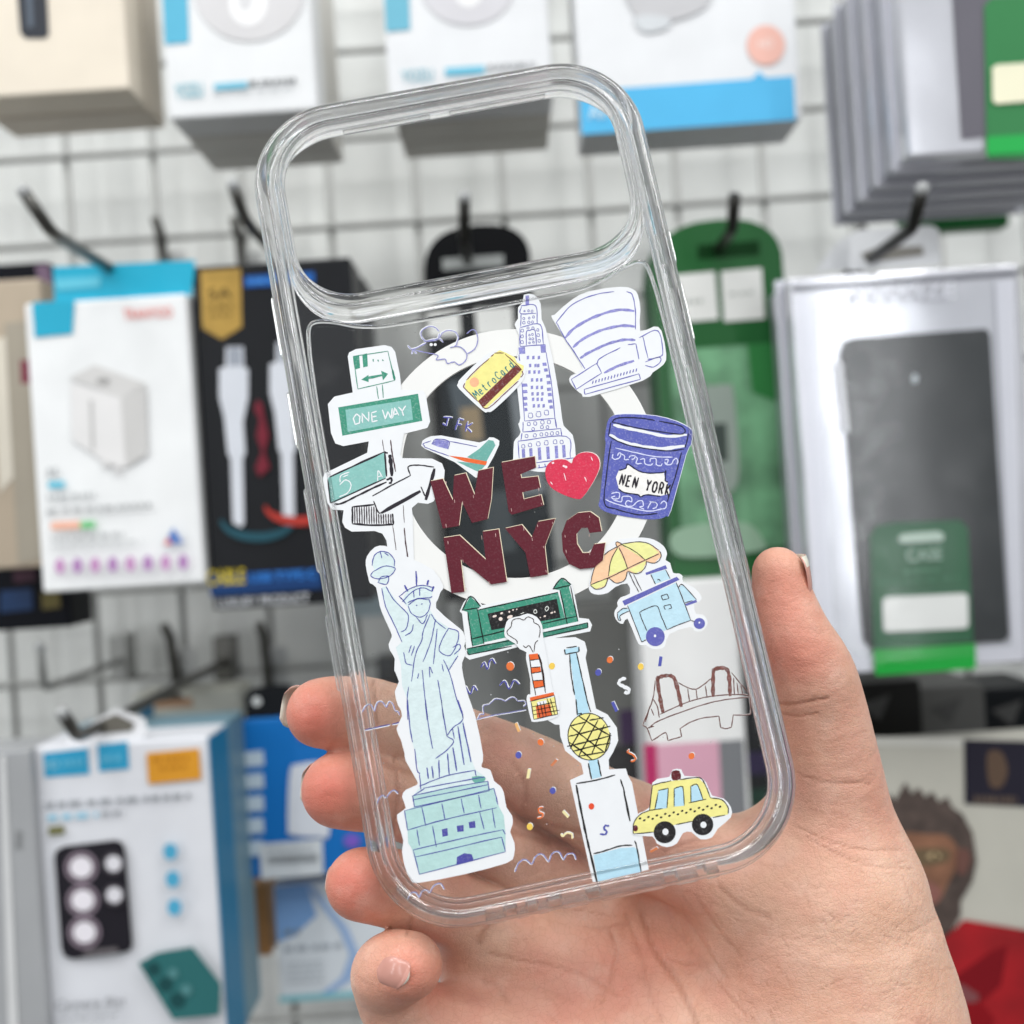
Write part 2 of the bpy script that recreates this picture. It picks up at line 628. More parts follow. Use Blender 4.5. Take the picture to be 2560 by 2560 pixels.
for i in range(3):
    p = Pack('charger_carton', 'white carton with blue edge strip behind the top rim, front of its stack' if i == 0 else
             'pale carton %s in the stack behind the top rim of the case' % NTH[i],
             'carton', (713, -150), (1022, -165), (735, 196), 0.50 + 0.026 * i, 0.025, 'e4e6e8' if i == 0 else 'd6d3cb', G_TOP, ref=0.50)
    if i == 0:
        p.poly('blue_tab', '722,-60 770,-62 774,56 728,60', '6fb6cc')
        p.disc('round_picture', 882, -36, 92, 84, 'd3d2d6')
        p.disc('earphone_picture', 884, -26, 30, 40, 'efefef')
        p.text('brand_lettering', 'YOZU', 758, 156, 22, 60, '86bccb')
        p.poly('blue_bar', '840,128 914,123 914,138 840,143', '6fc0da')
        p.bars('product_lettering', 920, 122, 90, 10, 6, '9a9c9f')
p = Pack('earphone_carton', 'large white carton with a bright blue bottom band and a pink badge', 'carton', (1078, -140), (1492, -168), (1096, 252), 0.50, 0.034, 'e4e6e8', G_TOP)
p.poly('blue_band', '1093,172 1497,143 1501,226 1097,254', '56b7e6')
p.poly('band_pointer', '1418,150 1432,134 1446,148', '56b7e6')
p.disc('pink_badge', 1445, 85, 36, 38, 'ecb9ab')
p.text('badge_lettering', 'HD', 1430, 92, 16, 28, 'f6e3dc')
p.poly('earphone_picture', '1180,-50 1330,-60 1340,0 1300,30 1240,42 1200,30', 'c3c3c5', smooth=True)
p.poly('earphone_tip', '1196,36 1220,28 1262,34 1258,52 1216,60', 'cfd3d6', smooth=True)
p.text('band_lettering', 'Air', 1110, 226, 26, 40, 'cdeaf6')

# --- silver blister packs, top right
PEWTER = mat('silver_plastic', 'd6d7dd', rough=0.17, metal=0.55, var=0.10, vscale=30, bump=1.0, bscale=15)
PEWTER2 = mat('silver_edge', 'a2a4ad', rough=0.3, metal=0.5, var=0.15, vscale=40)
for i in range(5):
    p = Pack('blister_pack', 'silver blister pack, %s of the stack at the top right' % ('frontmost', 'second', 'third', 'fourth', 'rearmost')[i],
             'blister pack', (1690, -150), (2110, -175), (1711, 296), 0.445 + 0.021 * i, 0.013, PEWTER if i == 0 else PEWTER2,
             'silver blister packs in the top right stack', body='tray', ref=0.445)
    block('rim', (-p.hx - 0.002, 0.013, -0.002), (p.hx + 0.002, 0.0155, p.h + 0.002), mat('rim_plastic', 'c9cad2', rough=0.2, metal=0.3), p.e)
    if i == 0:
        p.poly('phone_case_inside', '1790,-120 2060,-130 2080,230 1815,262', '6c6a72', lift=0.0006, rough=0.15)
        p.poly('green_card', '1857,12 1870,-4 1990,-12 2000,300 1862,300', '2f7d46', lift=0.0012)
        p.poly('green_strip', '1862,258 2002,250 2004,284 1862,292', '18ab4a', lift=0.0016)
        p.poly('price_label', '1872,128 1880,122 2000,114 2002,186 1880,196 1873,190', 'efeccf', lift=0.002)
        p.bars('label_lettering', 1884, 142, 90, 6, 6, 'b7b39d')
        p.bars('label_lettering', 1888, 164, 90, 6, 6, 'b7b39d')
for i, (a, b, d, cc) in enumerate((('1790,300', '2010,290', '1800,395', '17552a'), ('1700,388', '1900,372', '1708,440', '1d6b33'))):
    tl, tr, bl = [tuple(map(float, q.split(','))) for q in (a, b, d)]
    Pack('green_card_pack', ('dark green card pack hanging under the top right stack', 'small green card corner hanging lower under the top right stack')[i],
         'card pack', tl, tr, bl, 0.56 + 0.03 * i, 0.012, cc)

# --- middle row
p = Pack('charger_carton', 'white carton with a grey plug charger picture and blue hang header', 'carton', (95, 272), (808, 244), (198, 1540), 0.50, 0.030, 'eef0f0', None, z5)
p.poly('hang_header', '232,118 858,88 842,240 818,262 240,270', '22a9c9', lift=-0.004)
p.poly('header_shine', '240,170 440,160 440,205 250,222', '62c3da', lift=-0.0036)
p.poly('blue_tab', '140,274 328,264 318,412 152,428', '22a9c9')
p.text('brand_lettering', 'TRANYOO', 545, 352, 46, 215, 'e88f86')
p.poly('charger_top', '300,606 415,548 640,628 530,694', 'd5d4d2', smooth=False)
p.poly('charger_side', '312,620 530,694 552,1000 470,980 318,880', 'e6e5e4')
p.poly('charger_flank', '530,694 640,632 650,940 552,1000', 'cbcac8')
p.poly('charger_slot', '392,700 408,706 414,920 400,914', 'c4c3c1')
p.disc('charger_socket', 452, 618, 30, 14, 'a7a6a4')
p.poly('charger_pin', '445,965 480,972 484,1000 450,996', 'd2d1d0')
p.poly('charger_pin', '500,990 530,996 530,1028 504,1024', 'd2d1d0')
p.poly('blue_mark', '210,1062 282,1058 284,1086 212,1090', '56c2dc')
p.bars('product_lettering', 208, 1000, 50, 40, 2, 'b9bcbd')
p.bars('product_lettering', 208, 1118, 210, 26, 5, 'bfc2c3')
p.bars('product_lettering', 204, 1182, 470, 22, 9, 'b2b4b5')
p.poly('orange_mark', '222,1240 350,1234 352,1266 224,1272', 'f0b59b')
p.poly('green_mark', '352,1236 416,1232 418,1264 354,1268', '72c884')
p.bars('product_lettering', 226, 1300, 320, 24, 8, 'c0c2c3')
p.bars('product_lettering', 226, 1340, 400, 14, 8, 'd0d2d3')
p.poly('blue_triangle', '716,1340 760,1262 806,1330', '5b7fc0')
p.poly('red_triangle', '716,1340 738,1302 756,1338', 'd97a78')
for k in range(8):
    xx = 262 + k * 77.5
    p.disc('pink_symbol', xx, 1432 - k * 2.6, 20, 34, ('c58fc0', 'b07fb8')[k % 2])
p = Pack('charger_carton', 'second plug charger carton, dark grey, mostly hidden behind the front one', 'carton', (95, 272), (808, 244), (198, 1540), 0.532, 0.028, '5d6463', None, z5, ref=0.50)  # rear carton coloured dark grey, unlike the white front one

p = Pack('cable_carton', 'black carton with two white cable plugs, gold badge and yellow lettering', 'carton', (371, 502), (672, 484), (391, 1152), 0.505, 0.030,
         mat('black_card', '15171b', rough=0.4, var=0.1, spec=0.25))
p.cv = z5
p.poly('gold_badge', '880,136 1056,124 1062,382 974,436 888,388', mat('gold_foil', 'b8954a', rough=0.3, metal=0.5, var=0.2, vscale=90))
p.text('badge_lettering', '5A', 915, 262, 46, 105, '4b3a16')
p.bars('badge_print', 915, 290, 110, 14, 3, '7a6128')
p.bars('badge_print', 915, 330, 110, 10, 4, '7a6128')
p.poly('blue_strip', '1074,160 1378,140 1380,188 1076,208', '1d5fae')
p.bars('strip_lettering', 1090, 176, 260, 14, 8, '4b8fd6')
for k, (dx, dy) in enumerate(((0, 0), (222, -20))):
    P = pts('992,470 1068,468 1072,560 1090,565 1090,690 1068,800 1078,940 1066,955 1072,1240 1060,1262 1022,1240 1012,960 1000,940 984,780 962,690 962,565 990,556') + np.array([dx, dy])
    p.shape('cable_plug', P, 'd3d7de')
    p.shape('plug_metal', pts('1000,474 1060,472 1064,552 1002,554') + np.array([dx, dy]), '9aa0aa')
p.poly('red_lettering', '1130,700 1150,720 1160,780 1180,860 1160,930 1185,1000 1140,1040 1120,1000 1150,930 1125,860 1140,790 1115,740', '742030')
a = np.linspace(0, math.pi, 16)
p.shape('teal_arc', np.concatenate([np.stack([1130 - 165 * np.cos(a), 1230 + 95 * np.sin(a)], 1), np.stack([1130 + 150 * np.cos(a), 1225 + 60 * np.sin(a)], 1)]), '1f4f5c')
p.shape('red_arc', np.concatenate([np.stack([1310 - 150 * np.cos(a), 1170 + 85 * np.sin(a)], 1), np.stack([1310 + 140 * np.cos(a), 1165 + 50 * np.sin(a)], 1)]), 'b4382e')
p.poly('blue_band', '915,1470 1410,1440 1416,1530 925,1566', '10386b')
p.text('yellow_lettering', 'CABLE', 918, 1516, 66, 165, 'd3bd1f')
p.text('blue_lettering', 'USB TYPE-C', 1104, 1502, 40, 290, '2f7fd6')
p.text('white_lettering', 'LUXURY PRODUCT', 962, 1614, 40, 400, 'c7cace')
p = Pack('cable_carton', 'black carton behind the first cable carton, showing past its right edge', 'carton', (371, 502), (672, 484), (391, 1152), 0.548, 0.04,
         mat('black_card2', '1b1d21', rough=0.4, var=0.1, spec=0.25), ref=0.505)

# far left, cut by the frame
p = Pack('cable_carton', 'black carton with purple edge cut off at the far left', 'carton', (-60, 505), (92, 490), (-20, 1195), 0.56, 0.03, '0f1118')
p.poly('purple_edge', '66,500 92,497 104,560 78,560', '6f5a70')
p.poly('blue_print', '56,540 80,538 84,560 60,562', '1e4f9a')
p.poly('blue_print', '0,1115 60,1110 62,1150 0,1156', '16365f')
p.poly('yellow_print', '78,1118 112,1114 114,1146 80,1150', '6d6230')
p.poly('red_print', '24,1060 66,1056 68,1096 26,1100', '4a2438')
p = Pack('gift_carton', 'tan carton cut off at the far left above the black one', 'carton', (-70, 535), (72, 522), (-30, 1078), 0.535, 0.024, 'b5a692')
p.poly('pale_side', '-20,640 10,636 26,900 0,930', 'd9d2c3')
p.poly('red_dot', '38,680 58,678 60,722 40,724', '7d2f42')
p.poly('grey_face', '8,610 72,602 104,1050 34,1064', 'a39b8c', lift=0.0005)


# --- arched hang cards
def arch(x0, x1, ytop, ybot, slant=0.075, lean=0.062, n=14, r=0.85):
    """outline of a hang card with an arched head"""
    out = []
    cx, hw = (x0 + x1) / 2, (x1 - x0) / 2
    hh = hw * r
    for k in range(n + 1):
        a = math.pi * (1 - k / n)
        s = abs(math.cos(a)) ** 0.8 * (1 if math.cos(a) > 0 else -1)
        x, y = cx + hw * s, ytop + hh - hh * math.sin(a) ** 0.75
        out.append((x, y - slant * (x - cx)))
    sh = (ybot - ytop) * lean
    out += [(x1 + sh, ybot - slant * hw), (x0 + sh, ybot + slant * hw)]
    return np.array(out)


def hangcard(name, label, x0, x1, yt, yb, y, color, header, labels, slot, cat='hang card', solid=0.006):
    p = Pack(name, label, cat, (x0, yt), (x1, yt), (x0, yb), y, solid, color, body=None)
    A = arch(x0, x1, yt, yb)
    front = np.array([onY(a * S19, b * S19, y) for a, b in A]) - p.o
    back = front + np.array([0, solid, 0])
    n = len(A)
    mesh_obj('card', list(front) + list(back), [tuple(range(n)), tuple(range(2 * n - 1, n - 1, -1))] +
             [(i, i + n, (i + 1) % n + n, (i + 1) % n) for i in range(n)], paint(color, 0.35), p.e)
    sx, sy, sw, sh, sc = slot
    p.poly('hang_slot', '%g,%g %g,%g %g,%g %g,%g' % (sx - sw, sy + sw * .07, sx + sw, sy - sw * .07, sx + sw + 1, sy - sw * .07 + sh, sx - sw + 1, sy + sw * .07 + sh), sc)
    for q in labels:
        lb = p.poly('label', q, 'dfe0dc')
    return p


p = hangcard('hang_card', 'black arched hang card seen through the camera opening of the case', 800, 1002, 424, 1128, 0.515, '101113', None,
             ('806,590 866,585 870,632 810,637', '896,583 966,578 970,628 900,633'), (892, 484, 58, 22, '8d918f'))
p.poly('window', '826,680 1010,668 1050,1080 858,1092', '22272a', rough=0.15)
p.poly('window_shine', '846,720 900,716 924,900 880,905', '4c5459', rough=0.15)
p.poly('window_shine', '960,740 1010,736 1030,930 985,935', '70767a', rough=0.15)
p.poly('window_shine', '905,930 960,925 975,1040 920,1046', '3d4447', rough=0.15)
p.poly('card_print', '868,770 905,767 912,830 875,833', '8a7a60')
for i in range(3):
    hangcard('hang_card', ('second black hang card behind the one in the camera opening', 'third black hang card behind the one in the camera opening',
                           'rearmost black hang card behind the one in the camera opening')[i], 812 + 8 * i, 1000, 434 + 12 * i, 1120, 0.530 + 0.016 * i, '15161a', None, (), (894, 492, 50, 18, '33363a'))

p = hangcard('hang_card', 'dark green arched hang card with two white labels right of the case', 1228, 1478, 414, 1092, 0.515, '1d5a2b', None,
             ('1262,520 1349,512 1356,602 1268,610', '1360,512 1437,505 1443,601 1366,607'), (1374, 458, 58, 26, '0a3313'))
p.bars('label_lettering', 1285, 566, 44, 8, 3, 'aeb3ad')
p.bars('label_lettering', 1376, 552, 50, 6, 3, 'aeb3ad')
GW = mat('green_window', '6c9f78', rough=0.2, var=0.75, vscale=34)
p.poly('window', '1262,662 1460,646 1484,1030 1290,1048', GW, rough=0.2)
p.poly('window_case', '1330,742 1346,728 1372,726 1384,742 1392,910 1340,914', '8f9b92', smooth=True)
p.poly('window_lens', '1342,800 1370,798 1374,870 1346,872', '3c4742')
p.poly('window_shade', '1410,650 1462,646 1470,760 1420,740', '2f7a3e')
p.poly('pale_flap', '1275,1000 1400,985 1440,1020 1430,1040 1285,1050', '8fae94', smooth=True)
for i in range(2):
    hangcard('hang_card', ('second green hang card behind the green one right of the case', 'rearmost green hang card behind the green one right of the case')[i],
             1214 + 3 * i, 1466 - 4 * i, 428 + 16 * i, 1075, 0.535 + 0.02 * i, ('19502a', '184826')[i], None, (), (1366, 470, 50, 20, '0c2f15'))

# --- the silver pack on the right
p = Pack('blister_pack', 'silver blister pack holding a black phone case, with green card, right of the thumb', 'blister pack',
         (472, 292), (1322, 232), (562, 1772), 0.47, 0.016, PEWTER, None, z8, body='tray')
block('rim', (-p.hx - 0.0025, 0.016, -0.0025), (p.hx + 0.0025, 0.019, p.h + 0.0025), mat('rim_plastic'), p.e)
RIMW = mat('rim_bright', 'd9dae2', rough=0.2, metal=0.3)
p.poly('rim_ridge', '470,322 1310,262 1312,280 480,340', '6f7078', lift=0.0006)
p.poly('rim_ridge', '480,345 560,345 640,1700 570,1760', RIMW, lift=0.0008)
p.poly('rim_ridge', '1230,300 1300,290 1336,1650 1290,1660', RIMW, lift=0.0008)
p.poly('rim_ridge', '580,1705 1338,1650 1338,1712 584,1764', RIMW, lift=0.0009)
hx, hh = p.hx, p.h
BLK = mat('black_case', '1a2022', rough=0.2, var=0.2, vscale=20, bump=1.0, bscale=14, spec=0.6)
ph = p.poly('phone_case_inside', '655,570 668,528 700,514 1196,478 1212,500 1282,1620 1262,1642 770,1668 742,1640', BLK, lift=0.0012)
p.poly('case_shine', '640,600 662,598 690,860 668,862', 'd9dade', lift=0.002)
p.disc('camera_flash', 932, 664, 12, 18, 'b9c2c6', lift=0.0018)
p.poly('green_card', '765,1250 790,1212 850,1200 1100,1190 1130,1220 1150,1640 780,1668', '1d5c39', lift=0.0026)
p.poly('green_strip', '778,1672 1158,1648 1160,1742 786,1768', '19a33c', lift=0.003)
p.poly('price_label', '812,1490 824,1476 1118,1462 1130,1474 1132,1580 1120,1592 830,1606 816,1596', 'e6e7e3', lift=0.0034)
p.bars('label_lettering', 850, 1510, 90, 16, 3, 'bfc2bd')
p.bars('label_lettering', 850, 1552, 150, 16, 4, 'bfc2bd')
p.poly('badge', '872,1250 890,1240 1020,1230 1042,1244 1036,1268 890,1276 872,1268', 'b5c9bb', lift=0.0034)
p.layer = 28
p.text('card_lettering', 'CASE', 892, 1342, 44, 130, '9fbcaa')
p.bars('card_lettering', 890, 1378, 140, 10, 4, '4f8a66')
p.bars('card_lettering', 800, 1420, 310, 8, 7, '3c7c57')
p.text('raised_lettering', 'KEYVIZE', 700, 392, 60, 370, 'd2d3da')
FILM = clear_sheet('pack_film', (0.97, 0.975, 0.98, 1), 1.0, 1.0)
p.poly('clear_film', '500,330 1290,275 1326,1680 600,1735', FILM, lift=0.007)
p.poly('hang_tab', '690,130 720,112 990,94 1020,108 1032,240 690,264', mat('tab_plastic', 'd4d6d8', rough=0.3), lift=-0.012)
p.poly('hang_slot', '730,200 780,180 960,170 966,205 760,232', '85827b', lift=-0.0116)
for i in range(2):
    q = Pack('blister_pack', ('second silver blister pack right of the thumb, behind the front one', 'rearmost silver blister pack right of the thumb')[i], 'blister pack',
             (478, 292), (1322, 232), (566, 1772), 0.495 + i * 0.022, 0.016, PEWTER2, None, z8, body='tray', ref=0.47)
    q.poly('hang_tab', '640,160 690,128 980,110 1020,130 1030,240 560,268', mat('tab_plastic'), lift=0.0)

# --- lower left
p = Pack('film_carton', 'white carton with a black camera lens picture, blue and orange tags, lower left', 'carton', (137, 532), (990, 455), (262, 2100), 0.47, 0.030, 'dfe1e6', None, z6)
block('blue_flank', (p.hx, 0.0005, 0.001), (p.hx + 0.0006, 0.0295, p.h - 0.001), paint('2b7ea6'), p.e)
p.poly('blue_tag', '208,548 424,522 432,648 216,664', '2f9dc6')
p.poly('blue_tag', '470,505 616,490 624,622 478,636', '2f9dc6')
p.text('tag_lettering', 'HD', 225, 622, 40, 60, '8ccbe0')
p.bars('tag_lettering', 300, 580, 110, 30, 4, '60b5d4')
p.bars('tag_lettering', 486, 560, 110, 30, 3, '60b5d4')
p.poly('orange_tag', '706,546 962,522 972,672 716,696', 'd8962a')
p.bars('tag_lettering', 740, 570, 180, 22, 4, 'b87714')
p.bars('tag_lettering', 770, 612, 140, 16, 4, 'b87714')
p.bars('product_lettering', 220, 785, 710, 26, 12, '9fa3a8')
p.bars('blue_lettering', 230, 848, 250, 24, 4, '8cc6dd')
p.bars('product_lettering', 490, 828, 110, 24, 2, '9fa3a8')
p.poly('small_mark', '232,905 308,896 312,936 236,944', '6d6c3a')
p.poly('phone_picture', '262,1050 272,1016 310,996 560,966 592,982 604,1020 640,1470 628,1500 590,1512 350,1542 312,1530 296,1490', '26242a')
for (x, y, r) in ((392, 1098, 80), (400, 1258, 80), (408, 1412, 80)):
    p.disc('lens_ring', x, y, r, r, '8d7f8b')
    p.disc('lens_glass', x, y, r * 0.82, r * 0.82, '5b5058')
    p.disc('lens_shine', x, y, r * 0.68, r * 0.64, 'ece8ee')
for (x, y) in ((548, 1080), (552, 1232)):
    p.disc('lens_ring', x, y, 54, 54, '4b474d')
    p.disc('lens_shine', x, y, 38, 38, 'dedde2')
p.poly('phone_chin', '390,1528 420,1500 560,1484 580,1508', '6a6568')
for (x, y) in ((822, 1022), (834, 1156), (842, 1292)):
    p.disc('blue_symbol', x, y, 34, 40, '4fa9cd')
    p.bars('symbol_lettering', x - 40, y + 46, 90, 10, 3, 'c2c6cb')
p.poly('teal_phone', '668,1562 760,1510 930,1482 1068,1660 1060,1812 836,1834', '2f6b6c')
for (x, y, r) in ((742, 1590, 34), (800, 1664, 36), (858, 1740, 38), (836, 1610, 26), (900, 1690, 28)):
    p.disc('teal_lens', x, y, r, r, '1c4a4c' if r > 30 else '53888a')
p.text('product_name', 'Camera film', 290, 1760, 44, 330, '8b8d92', shear=0.2)
p.bars('fine_print', 300, 1790, 310, 14, 6, 'b4b7bb')
p.bars('fine_print', 300, 1825, 280, 14, 6, 'b4b7bb')
p.poly('hang_tab', '300,330 330,360 390,430 560,330 700,380 716,440 690,470 330,500', mat('tab_white', 'e3e4e6', rough=0.3), lift=-0.006)
p.poly('hang_slot', '390,440 470,392 560,356 650,400 640,440 400,462', '6d6a62', lift=-0.0056)
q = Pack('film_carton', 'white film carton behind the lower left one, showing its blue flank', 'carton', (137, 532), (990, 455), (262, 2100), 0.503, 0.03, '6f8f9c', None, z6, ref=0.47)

p = Pack('blister_pack', 'grey plastic pack cut off at the lower left edge of the picture', 'blister pack', (-200, 560), (128, 520), (-60, 2100), 0.465, 0.03, mat('grey_pack', 'a9abad', rough=0.3, var=0.15, vscale=12), None, z6, body='tray')
p.poly('pale_edge', '0,560 26,558 90,1900 40,1900', 'd5d6d6')
p.bars('side_lettering', 76, 920, 30, 90, 1, '8b8d8e')

p = Pack('cable_carton', 'blue carton with a white barcode label, partly behind the fingers', 'carton', (1172, 392), (1780, 340), (1210, 1160), 0.53, 0.03, '1470bd', None, z6)
for k in range(5):
    p.poly('side_tag', '%g,%g %g,%g %g,%g %g,%g' % (1182, 542 + k * 108, 1270, 534 + k * 108, 1276, 606 + k * 108, 1188, 614 + k * 108), 'c3d3df')
p.poly('cable_picture', '1400,640 1440,600 1560,590 1600,640 1590,930 1540,950 1410,940 1390,900', 'd9dde4', smooth=True)
p.disc('purple_print', 1480, 460, 46, 26, '8a6fc0')
p.disc('purple_print', 1700, 970, 40, 34, '7d5fc4')
p.poly('barcode_label', '1254,986 1556,960 1562,1130 1262,1158', 'd5dadd')
for k in range(16):
    xx = 1292 + k * 15.5
    p.poly('barcode_bar', '%g,%g %g,%g %g,%g %g,%g' % (xx, 1046 - k, xx + 7, 1046 - k, xx + 9, 1084 - k, xx + 2, 1084 - k), '4c5256')
p.bars('label_lettering', 1290, 1008, 230, 10, 7, '8b9194')
p.poly('header', '1180,270 1220,232 1330,214 1420,216 1420,380 1190,400', '1d1f22', lift=-0.003)
p.disc('hole', 1240, 296, 22, 22, 'c6cac9')

p = Pack('tan_carton', 'small orange-tan carton with a black letter N, lower left', 'carton', (1120, 1196), (1290, 1180), (1140, 1540), 0.56, 0.03, 'c8935f', None, z6)
p.text('letter', 'N', 1150, 1440, 80, 90, '2a241d')
p = Pack('tissue_carton', 'white carton with blue curved stripes below the ring finger', 'carton', (1322, 1190), (1850, 1140), (1350, 1750), 0.545, 0.03, 'dde3e8', None, z6)
p.poly('blue_wedge', '1324,1192 1480,1176 1530,1330 1420,1430 1340,1460', '7fa6d6')
p.poly('blue_sweep', '1470,1178 1500,1176 1680,1390 1740,1530 1700,1640 1560,1730 1520,1730 1650,1630 1690,1520 1640,1400', '9db9df')
p.bars('product_lettering', 1376, 1400, 80, 26, 2, '7c8894')
p.bars('product_lettering', 1376, 1480, 290, 24, 5, 'a9b1b9')
for k in range(4):
    p.bars('fine_print', 1390, 1560 + k * 30, 180, 8, 5, 'b9c0c6')
p.poly('teal_edge', '1346,1722 1800,1690 1802,1720 1350,1752', '86c3cc')
p = Pack('lens_carton', 'pale carton top with a tan and blue corner behind the white tab', 'carton', (640, 300), (1150, 200), (660, 620), 0.60, 0.03, 'd6d5c8', None, z6)
p.poly('blue_corner', '660,290 740,270 744,420 690,440', '2f6d8f')
p.poly('tan_corner', '740,300 930,280 930,320 750,330', 'c49a78')
p.poly('dark_corner', '720,286 820,232 900,280 760,300', '4a4843')
# --- seen through the lower part of the case and on the right
p = Pack('tissue_box', 'white box with a pink lower half, seen through the clear case', 'carton', (1216, 1100), (1402, 1088), (1222, 1620), 0.505, 0.05, 'eeeeec')
p.poly('pink_half', '1226,1406 1356,1398 1366,1560 1232,1600', 'd9a3b6')
p.poly('grey_half', '1356,1398 1402,1395 1412,1590 1366,1596', '77797c')
p.poly('magenta_edge', '1214,1404 1238,1402 1246,1560 1222,1566', 'b5205f')
p = Pack('strap_pouch', 'dark grey pouch with purple edge left of the white and pink box', 'pouch', (985, 1150), (1215, 1140), (1000, 1560), 0.56, 0.04, '6f706c')
p.poly('purple_edge', '1168,1340 1216,1336 1218,1420 1172,1430', '3a1d4a')
p.poly('dark_foot', '1060,1420 1216,1400 1220,1540 1080,1550', '2c2b2b')
p = Pack('strap_pouch', 'grey pouch seen through the case between the birds and the tower', 'pouch', (860, 1130), (990, 1122), (880, 1420), 0.58, 0.04, '8c8e8b')
p = Pack('dark_pouch', 'black pouch right of the white and pink box, behind the taxi print', 'pouch', (1400, 1180), (1462, 1176), (1420, 1640), 0.56, 0.04, '24272b')
p.poly('purple_print', '1408,1420 1448,1418 1450,1460 1410,1462', '43306a')
p.poly('green_print', '1412,1490 1446,1488 1448,1520 1414,1522', '1f5a45')
p = Pack('strap', 'dark strap slung behind the food cart print', 'strap', (1330, 1200), (1420, 1196), (1336, 1216), 0.52, 0.006, '3c3e3f', body=None)
p.shape('band', [(1318, 1150), (1345, 1142), (1450, 1236), (1452, 1282)], '35383a')
p = Pack('pale_carton', 'pale teal carton seen through the case beside the torch of the statue', 'carton', (655, 1040), (732, 1036), (662, 1165), 0.60, 0.03, 'b4c6c9')

BLKP = mat('black_plastic', '141414', rough=0.35, var=0.3, vscale=40)
for i, (x0, x1, y0, y1, cc) in enumerate(((1600, 1740, 1290, 1400, '1c1c1b'), (1735, 1860, 1296, 1390, '4a4a48'), (1850, 1980, 1300, 1400, '0e1114'))):
    p = Pack('cable_pouch', ('black pouch just right of the thumb joint, under the silver pack', 'dark grey pouch under the green strip of the silver pack',
                             'black pouch at the right edge under the silver pack')[i], 'pouch', (x0, y0), (x1, y0 - 6), (x0, y1), 0.56 + 0.01 * i, 0.05, cc)
    p.poly('fold', '%g,%g %g,%g %g,%g' % (x0 + 20, y0 + 40, x0 + 80, y0 + 20, x0 + 60, y0 + 70), '3b3b3a')
p = Pack('poster_pack', 'pale pack with a printed brown furry head in a red coat, lower right', 'picture pack', (-300, 220), (1250, 260), (-260, 2150), 0.50, 0.012, 'bdbbb0', None, z9)
p.poly('clear_edge', '-300,214 730,226 730,280 -300,262', 'cfcec6', lift=0.0004)
p.poly('dark_picture', '740,236 1200,250 1190,640 744,620', '2a2833')
p.poly('picture_glow', '880,320 960,310 1000,420 960,520 890,500', '5d4a3c', smooth=True)
p.bars('picture_lettering', 800, 570, 260, 50, 6, '5f5147', slope=0.02)
FUR = mat('fur_print', '4f423c', rough=0.5, var=0.45, vscale=160)
p.poly('head', '250,640 300,560 330,600 390,490 430,560 470,520 510,580 550,545 590,610 640,575 670,640 730,680 790,790 815,960 790,1080 720,1200 720,1280 640,1420 500,1500 300,1500', FUR)
p.poly('face', '350,830 520,800 640,810 700,880 690,1000 640,1100 590,1200 500,1250 380,1240', mat('face_print', '8a6048', rough=0.5, var=0.35, vscale=90), smooth=True)
p.poly('brow', '420,900 560,880 650,900 640,960 520,990 430,970', '6b5a44', smooth=True)
p.poly('muzzle', '430,1090 520,1080 600,1130 570,1210 450,1220', '8a5d55', smooth=True)
p.disc('eye', 560, 930, 42, 20, 'b9a27c')
p.disc('pupil', 566, 932, 15, 15, '2a1c14')
p.poly('ear', '700,900 760,890 780,960 740,1040 700,1020', '6d4c44', smooth=True)
p.poly('red_coat', '300,1640 560,1480 740,1310 1100,1370 1250,1400 1250,2150 300,2150', mat('red_print', 'a3101a', rough=0.45, var=0.4, vscale=30))
p.poly('dark_fold', '700,1640 900,1500 1000,1460 960,1700 850,1800 640,1690', '7a0d18')
p.poly('sleeve_edge', '610,1680 740,1700 830,1760 820,1800 640,1820', '7d4a4c')
p.poly('dark_fold', '650,1840 840,1800 920,1900 840,2150 660,2150', '860d17')

# ------------------------------------------------------------------ the phone case
case = empty('phone_case', label='clear phone case printed with city landmark drawings, held in the hand', cat='phone case', matrix=CASE_M)


def rrect(x0, x1, y0, y1, r, off=0.0, nc=18, ns=16):
    """rounded rectangle, grown by off; returns points and outward normals"""
    x0, x1, y0, y1, r = x0 - off, x1 + off, y0 - off, y1 + off, max(r + off, 1e-4)
    P, N = [], []
    cs = [((x1 - r, y1 - r), 0), ((x0 + r, y1 - r), 90), ((x0 + r, y0 + r), 180), ((x1 - r, y0 + r), 270)]
    for i, ((cx, cy), a0) in enumerate(cs):
        for k in range(nc + 1):
            a = math.radians(a0 + 90 * k / nc)
            P.append((cx + r * math.cos(a), cy + r * math.sin(a)))
            N.append((math.cos(a), math.sin(a)))
        (nx, ny), b0 = cs[(i + 1) % 4]
        b = math.radians(b0)
        q = np.array((nx + r * math.cos(b), ny + r * math.sin(b)))
        l = np.array(P[-1])
        for k in range(1, ns):
            P.append(tuple(l + (q - l) * k / ns))
            N.append((math.cos(b), math.sin(b)))
    return np.array(P), np.array(N)


